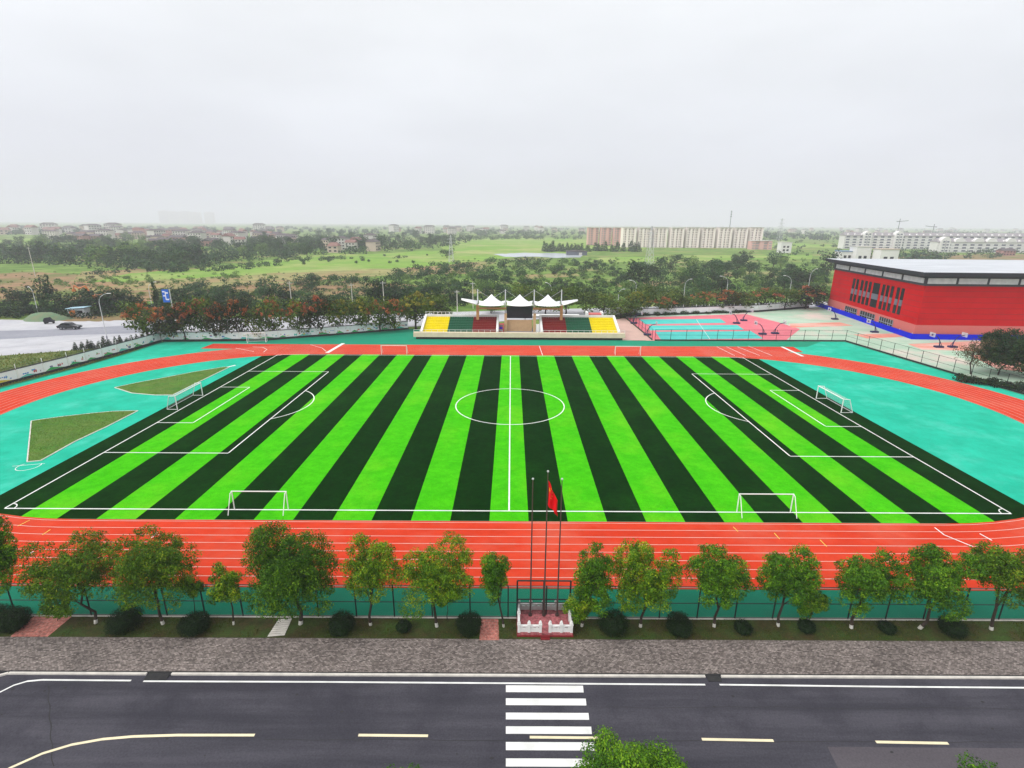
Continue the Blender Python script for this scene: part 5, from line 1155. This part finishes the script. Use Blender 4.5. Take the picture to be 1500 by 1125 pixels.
def block(x, y, wd, dp, h, wall, label, bays, group, rz=0):
    t = thing('apartment_block', label, 'apartment block', (x, y, -.3), rz, group)
    s = Shape().box(-wd / 2, wd / 2, 0, dp, 0, h); bw = wd / bays
    for k in range(bays):
        if k % 2 == 0: s.box(-wd / 2 + k * bw + .25, -wd / 2 + (k + 1) * bw - .25, -1.4, -.004, 0.01, h - .4)
    s.build('wall', M[wall], t)
    Shape().box(-wd / 2 - .5, wd / 2 + .5, -1.9, dp + .4, h + .003, h + .7).build('roof', M['h_white'], t)
    fl = int(h / 3)
    for k in range(bays):
        yy = -1.4 if k % 2 == 0 else 0
        a, b = -wd / 2 + k * bw + .9, -wd / 2 + (k + 1) * bw - .9
        s = Shape()
        if k % 2 == 0: s.box((a + b) / 2 - .12, (a + b) / 2 + .12, yy - .03, yy - .004, 1, h - 1.2)
        for f in range(fl):
            z0 = f * 3 + .95
            if k % 2 == 0: s.box(a, b, yy - .06, yy - .004, z0, z0 + 1.4)
            else: s.box(a - .4, b + .4, yy - .06, yy - .004, z0 - .4, z0 + 1.6)
        if k % 4 == 2: continue
        s.build('window_column' if k % 2 == 0 else 'balcony_column', M['apt_shade'], t)
    return t
for i in range(9):
    px0 = 911 + i * 23.5; x, h = rise(px0 + 11.5, 333.6 + .3 * (i % 2), 640); block(x, 640 + (i % 3) * 1.5, 17.6, 12, h + .3, 'apt_cream', 'cream apartment block in the long row, ' + ords[i] + ' from its pink end', 7, 'cream apartment blocks on the horizon')
for i in range(3):
    px0 = 861 + i * 17.5; x, h = rise(px0 + 8.5, 333.5, 700); block(x, 700 - i * 8, 15.2, 12, h + .3, 'apt_pink', 'pinkish apartment block, ' + ords[i] + ' at the meadow end of the long row', 4, 'pinkish apartment blocks')
x, h = rise(1116, 354, 600); block(x, 600, 26, 10, 10.5, 'apt_pink', 'low pinkish annex at the hall end of the cream apartment row', 5, None)

def house_mesh(wd, dp, h, rh, wall, roof, hip):
    s = Shape().box(-wd / 2, wd / 2, -dp / 2, dp / 2, 0, h)
    if not hip: s.add([(-wd / 2, -dp / 2, h), (-wd / 2, dp / 2, h), (-wd / 2, 0, h + rh), (wd / 2, -dp / 2, h), (wd / 2, dp / 2, h), (wd / 2, 0, h + rh)], [(0, 2, 1), (3, 4, 5)])
    fl = int(h / 3); nb = max(2, int(wd / 3.4))
    for f in range(fl):
        for k in range(nb): a = -wd / 2 + (k + .28) * wd / nb; s.box(a, a + wd / nb * .48, -dp / 2 - .05, -dp / 2 - .004, f * 3 + .9, f * 3 + 2.3, 1)
    r = Shape(); e_ = .6; q = 0.0 if not hip else wd * .22
    r.add([(-wd / 2 - e_, -dp / 2 - e_, h - .2), (wd / 2 + e_, -dp / 2 - e_, h - .2), (wd / 2 + e_, dp / 2 + e_, h - .2), (-wd / 2 - e_, dp / 2 + e_, h - .2), (-wd / 2 - e_ + q, 0, h + rh + .25), (wd / 2 + e_ - q, 0, h + rh + .25)], [(0, 1, 5, 4), (2, 3, 4, 5), (1, 2, 5), (3, 0, 4)])
    return s.mesh('wall', [M[wall], M['glass_dark']]), r.mesh('roof', [M[roof]])
HM = [house_mesh(12, 10, 6.2, 2.4, 'h_white', 'roof_dark', False), house_mesh(14, 10, 9.3, 2.2, 'h_beige', 'roof_dark', True), house_mesh(11, 9, 9.3, 2.6, 'h_white', 'roof_red', False), house_mesh(16, 10, 6.2, 2.2, 'h_brick', 'roof_dark', False), house_mesh(10, 9, 6.2, 2.8, 'h_beige', 'roof_red', True), house_mesh(18, 11, 12.3, 1.6, 'h_white', 'roof_dark', True)]
HN = ('white gabled house with dark roof', 'beige three-storey house with dark hipped roof', 'white house with reddish gable roof', 'brick-red house with dark gable roof', 'beige house with reddish hipped roof', 'tall white house with low dark roof')
def house(x, y, k, rz, label, group, sc=1.0):
    t = thing('village_house', label, 'house', (x, y, -.3), rz, group); t.scale = (sc,) * 3
    put(HM[k][0], 'wall', (0, 0, 0), t); put(HM[k][1], 'roof', (0, 0, 0), t)
def village(poly, n, seed, where, group, sc=(.9, 1.25)):
    g = random.Random(seed); P = in_poly(np.random.default_rng(seed), n * 30, poly); used = []
    for q in P:
        if len(used) >= n: break
        x, y = spot(q[0], q[1], -.3)
        if any((x - a) ** 2 + ((y - b) * .5) ** 2 < 17 ** 2 for a, b in used): continue
        used.append((x, y)); k = g.randrange(6); house(x, y, k, g.uniform(-.5, .5) + g.choice((0, 0, math.pi / 2)), HN[k] + ' ' + where, group, g.uniform(*sc))
village(((210, 352), (240, 345), (330, 344), (430, 350), (440, 360), (380, 364), (300, 362), (230, 360)), 64, 51, 'in the dense village left of the meadow', 'houses of the dense village')
village(((478, 361), (545, 359), (550, 368), (490, 370)), 11, 52, 'at the meadow end of the far village', 'houses at the meadow edge')
village(((60, 349), (200, 346), (220, 350), (120, 353)), 22, 53, 'in the hazy settlement beyond the lime field', 'houses of the hazy settlement')
village(((-60, 340), (420, 338), (420, 343), (200, 344), (-60, 346)), 46, 54, 'in the far town fading into haze', 'houses of the far town', (1.1, 1.8))
village(((560, 338), (850, 337), (860, 342), (600, 344)), 24, 55, 'low on the hazy horizon behind the meadow', 'houses on the hazy horizon', (1.1, 1.8))
village(((1150, 338), (1560, 337), (1560, 342), (1160, 344)), 34, 56, 'on the hazy horizon above the white villas', 'houses on the hazy horizon behind the villas', (1.1, 1.7))
village(((1390, 362), (1560, 360), (1560, 374), (1400, 376)), 8, 57, 'beyond the white hall roof', 'houses beyond the hall roof', (.7, .9))
x, h = rise(209, 334, 900); t = thing('brick_block', 'brick-red block standing higher than the village around it', 'building', (x, 900, -.3))
Shape().box(-19, 19, 0, 14, 0, 15).box(-19, -7, .01, 13.9, 15, h + .5).build('wall', M['h_brick'], t)
for f in range(4):
    s = Shape()
    for k in range(9): s.box(-17.5 + k * 4, -15.3 + k * 4, -.1, -.01, 1.2 + f * 3.5, 3.0 + f * 3.5)
    s.build('window_row', M['apt_shade'], t)
for i, (a, b, yt) in enumerate(((231, 247, 309), (247.5, 262, 310), (262.5, 277, 309.5), (277.5, 292, 311), (298, 311, 311))):
    x0, h = rise(a, yt, 7000); x1, _ = rise(b, yt, 7000); t = thing('tower_block', 'faint grey tower block on the horizon, ' + ords[i] + ' of the five', 'tower block', ((x0 + x1) / 2, 7000, -.3), 0, 'faint tower blocks on the horizon'); ww = (x1 - x0) / 2
    Shape().box(-ww, ww, 0, 40, 0, h).box(-ww * .4, ww * .3, 5, 25, h, h + 7).build('wall', M['h_beige'], t)
    for k in range(4): Shape().box(-ww * .85 + k * ww * .45, -ww * .6 + k * ww * .45, -.8, -.01, 4, h - 5).build('window_column', M['apt_shade'], t)

# white villa rows on the right
M['villa_white'] = mat('villa_white', (0.72, 0.70, 0.69), (0.64, 0.62, 0.61), 0.05, 0.8)
M['villa_roof'] = mat('villa_grey_roof', (0.24, 0.22, 0.23), (0.28, 0.26, 0.27), 0.05, 0.85)
def villa_row(x0, x1, y, z1, pav, label, seed, gab=()):
    t = thing('villa_row', label, 'terrace', (x0, y, -.3), 0); W = x1 - x0
    s = Shape().box(0, W, 0, 12, 0, z1); s.build('wall', M['villa_white'], t)
    Shape().add([(-.8, -.9, z1 + .01), (W + .8, -.9, z1 + .01), (W + .8, 12.9, z1 + .01), (-.8, 12.9, z1 + .01), (1, 6, z1 + 4.2), (W - 1, 6, z1 + 4.2)], [(0, 1, 5, 4), (2, 3, 4, 5), (1, 2, 5), (3, 0, 4), (3, 2, 1, 0)]).build('roof', M['villa_roof'], t)
    n = int(W / 9)
    for f in range(max(1, int(z1 / 3.4))):
        s = Shape().box(.5, W - .5, -.08, -.01, f * 3.4 + .8, f * 3.4 + .97)
        for k in range(n): a = W * (k + .25) / n; s.box(a, a + W / n * .5, -.14, -.01, f * 3.4 + .96, f * 3.4 + 2.7)
        s.build('window_row', M['band_grey'], t)
    for k in range(n):
        a = W * (k + .5) / n; d = Shape().extrude_y([(a - 2, z1 + .3), (a + 2, z1 + .3), (a, z1 + 2.6)], .2, 5.0); d.build('dormer', M['villa_white'], t)
    for px_ in gab:
        c = px_ - x0; pr = [(c - 6, z1 + .02)] + [(c - 6 * math.cos(a * math.pi / 10), z1 + .02 + 4.8 * math.sin(a * math.pi / 10)) for a in range(0, 11)][1:-1] + [(c + 6, z1 + .02)]
        Shape().extrude_y(list(reversed(pr)), -1.2, 3).build('curved_gable', M['villa_white'], t)
    for px_ in pav:
        c = px_ - x0; pr = [(c - 5.5, 0), (c + 5.5, 0), (c + 5.5, z1 + .5)] + [(c + 5.5 * math.cos(a * math.pi / 10) * (1 - .25 * (a in (3, 4, 5, 6, 7))), z1 + .5 + 5.5 * math.sin(a * math.pi / 10)) for a in range(1, 10)] + [(c - 5.5, z1 + .5)]
        p = Shape().extrude_y(pr, -2.6, 4).build('gable_pavilion', M['villa_white'], t)
        s = Shape()
        s.box(c - .3, c + .3, -2.66, -2.61, 1, z1 + 2)
        for f in range(max(1, int(z1 / 3.4) + 1)): s.box(c - 3.5, c - 1, -2.72, -2.61, f * 3.4 + 1, f * 3.4 + 2.8); s.box(c + 1, c + 3.5, -2.72, -2.61, f * 3.4 + 1, f * 3.4 + 2.8)
        s.build('window', M['band_grey'], p)
xa, _ = rise(1237, 350, 640); xb, _ = rise(1700, 350, 640); villa_row(xa, xb, 640, 17.0, [rise(q, 340, 640)[0] for q in (1271, 1317)], 'long white villa terrace with grey roof and two curved gables on the horizon', 1)
xa, _ = rise(1375, 350, 560); xb, _ = rise(1720, 350, 560); villa_row(xa, xb, 560, 11.8, [rise(q, 340, 560)[0] for q in (1387,)], 'nearer white villa terrace with a close row of small curved gables above the hall roof', 2, [rise(q, 340, 560)[0] for q in (1409, 1437, 1456, 1485, 1515)])
def cottage(px, yb, yt, wpx, label, roof, Y):
    x, h = rise(px, yt, Y); wd = wpx / CF * (Y - CY); t = thing('cottage', label, 'house', (x, Y, -.3), 0)
    Shape().box(-wd / 2, wd / 2, 0, 9, 0, h).build('wall', M['villa_white'], t); Shape().box(-wd / 2 - .4, wd / 2 + .4, -.5, 9.5, h + .002, h + .5).build('roof', M[roof], t)
    for k in range(2):
        for f in range(2): Shape().box(-wd * .3 + k * wd * .35, -wd * .1 + k * wd * .35, -.1, -.01, 2 + f * 3.6, 4 + f * 3.6).build('window', M['glass_dark'], t)
cottage(1267, 380, 361, 21, 'white two-storey cottage with dark windows behind the hall roof edge', 'h_white', 330)
cottage(1305, 382, 365, 26, 'plain white cottage right of the two-storey one, behind the hall roof', 'h_beige', 320)
cottage(1243, 380, 368, 18, 'low cottage with blue sheet roof left of the white cottages', 'blue_roof', 335)
cottage(1153, 364, 355, 15, 'small pale cottage in the fields between the apartments and the hall', 'h_white', 520)
x, y = spot(845, 374, -.3); t = thing('farm_shed', 'small dark shed at the end of the pale pond', 'shed', (x, y, -.3))
Shape().box(-10, 10, 0, 7, 0, 3.6).build('wall', M['band_grey'], t); Shape().extrude_y([(-10.5, 3.6), (10.5, 3.6), (10.5, 3.9), (0, 4.8), (-10.5, 3.9)], -.5, 7.5).build('roof', M['roof_dark'], t); Shape().box(2, 5, -.12, -.01, 0, 2.6).build('door', M['h_white'], t)

def thicket(poly, n, h0, h1, pal, per, size, seed, name='thicket'):
    g_ = np.random.default_rng(seed); P = in_poly(g_, n * 30, poly)[:n]; P = [spot(*q, -.3) for q in P]; return stuff_foliage(name, pal, P, g_.uniform(h0, h1, len(P)), per, size, seed)
thicket(((-80, 368), (10, 358), (60, 352), (190, 351), (330, 358), (450, 370), (460, 378), (340, 386), (265, 399), (150, 394), (60, 388), (-80, 386)), 420, 3.5, 8.5, 'wood', 60, 1.7, 81)
thicket(((330, 352), (430, 345), (560, 342), (700, 349), (696, 359), (600, 368), (520, 373), (430, 374), (350, 367)), 300, 4, 10, 'wood', 46, 2.4, 82)
thicket(((900, 400), (1060, 388), (1216, 384), (1216, 430), (1060, 436), (900, 440)), 210, 1.6, 4.5, 'wood', 60, .9, 83)
thicket(((620, 420), (760, 392), (900, 392), (900, 440), (700, 448), (630, 446)), 110, 1.2, 3.6, 'dark', 60, .75, 84)
thicket(((560, 424), (760, 388), (1000, 386), (1200, 390), (1000, 432), (700, 446)), 130, 1.0, 2.6, 'rowgreen', 60, .6, 92)
thicket(((-60, 468), (-60, 448), (120, 457), (260, 455), (420, 446), (640, 438), (700, 442), (640, 460), (480, 464), (300, 469), (100, 467)), 330, 1.5, 3.4, 'dark', 60, .7, 85)
thicket(((230, 424), (330, 414), (470, 408), (620, 404), (700, 398), (740, 412), (640, 436), (430, 442), (240, 448)), 300, 1.2, 3.8, 'wood', 60, .8, 87)
thicket(((560, 402), (660, 384), (760, 380), (900, 384), (900, 396), (700, 412)), 150, 1.5, 4.5, 'wood', 60, 1.0, 88)
thicket(((60, 418), (140, 404), (300, 401), (420, 402), (420, 410), (260, 416), (120, 424)), 70, .8, 2.4, 'scrub', 50, .7, 89)
thicket(((120, 400), (340, 392), (450, 378), (600, 376), (600, 379), (460, 384), (345, 397), (130, 404)), 90, 1.0, 3.6, 'wood', 50, 1.0, 90)
thicket(((640, 352), (700, 347), (870, 346), (1130, 352), (1130, 356), (860, 351), (700, 352)), 160, 4, 9, 'wood', 46, 2.2, 91)
thicket(((-60, 400), (300, 404), (600, 400), (640, 424), (500, 432), (200, 440), (-60, 436)), 90, .6, 1.8, 'scrub', 50, .6, 86)
# pylons, mast and cranes
def pylon(px, yb, yt, label, arms, Y=None, tk=1.0):
    x, y = spot(px, yb, -.3)
    if Y: y = Y; x, _ = rise(px, yt, Y)
    _, h = rise(px, yt, y); h += .3; t = thing('lattice_pylon', label, 'pylon', (x, y, -.3), .3, 'lattice towers in the fields'); s = Shape(); b = h * .09; n = 8; r_ = .10 * tk
    def cor(k, u): w_ = b * (1 - .88 * u); return [(w_, w_), (-w_, w_), (-w_, -w_), (w_, -w_)][k] + (h * u,)
    for k in range(4):
        s.tube([cor(k, 0), cor(k, 1)], r_, 4)
        for i in range(n):
            s.tube([cor(k, i / n), cor((k + 1) % 4, (i + 1) / n)], r_ * .6, 3); s.tube([cor((k + 1) % 4, i / n), cor(k, (i + 1) / n)], r_ * .6, 3)
    s.build('lattice_tower', M['steel'], t)
    for i in range(arms):
        z_ = h * (.72 + .12 * i); l = h * (.16 - .03 * i); Shape().tube([(-l, 0, z_), (0, 0, z_ + .5)], r_, 4).tube([(0, 0, z_ + .5), (l, 0, z_)], r_, 4).build('crossarm', M['steel'], t)
pylon(661, 384, 344, 'pale lattice pylon standing in the meadow left of the tents', 2)
pylon(950, 398, 331, 'lattice pylon in front of the cream apartment blocks', 3)
pylon(1146, 372, 320, 'hazy lattice pylon between the apartments and the hall', 3, 650, 1.6)
x, h = rise(1072, 308, 900); t = thing('radio_mast', 'thin radio mast rising behind the cream apartments', 'mast', (x, 900, -.3)); Shape().tube([(0, 0, 0), (0, 0, h)], [.75, .35], 5).build('shaft', M['band_grey'], t)
for k in range(3): Shape().box(-1.3, 1.3, -.2, .2, h - 3 - k * 4, h - 1.8 - k * 4).build('antenna', M['band_grey'], t)
for px, yt, s_, lb in ((1319, 320, -1, 'hazy tower crane with mast behind the villa terrace, nearer the apartments'), (1369, 328, 1, 'hazy tower crane with raised jib right behind the villa terrace')):
    x, h = rise(px, yt, 950); t = thing('tower_crane', lb, 'crane', (x, 950, -.3), .2); Shape().tube([(0, 0, 0), (0, 0, h)], .65, 4).build('mast', M['band_grey'], t)
    Shape().tube([(0, 0, h - 5), (s_ * -19, 0, h - 3.5)], .5, 4).build('jib', M['band_grey'], t); Shape().tube([(0, 0, h - 5), (s_ * 7, 0, h - 5)], .6, 4).build('counter_jib', M['band_grey'], t)

# ================================================================== HAZE
hz, N, L, P = node_mat('haze_air'); N.remove(P)
pv = N.new('ShaderNodeVolumePrincipled'); pv.inputs['Color'].default_value = (0.88, 0.86, 0.985, 1); pv.inputs['Density'].default_value = 0.00028
L.new(pv.outputs[0], N['Material Output'].inputs['Volume'])
hb = Shape().box(-9200, 9200, -500, 9200, -1.3, 215).build('haze', hz); tag(hb, kind='stuff')
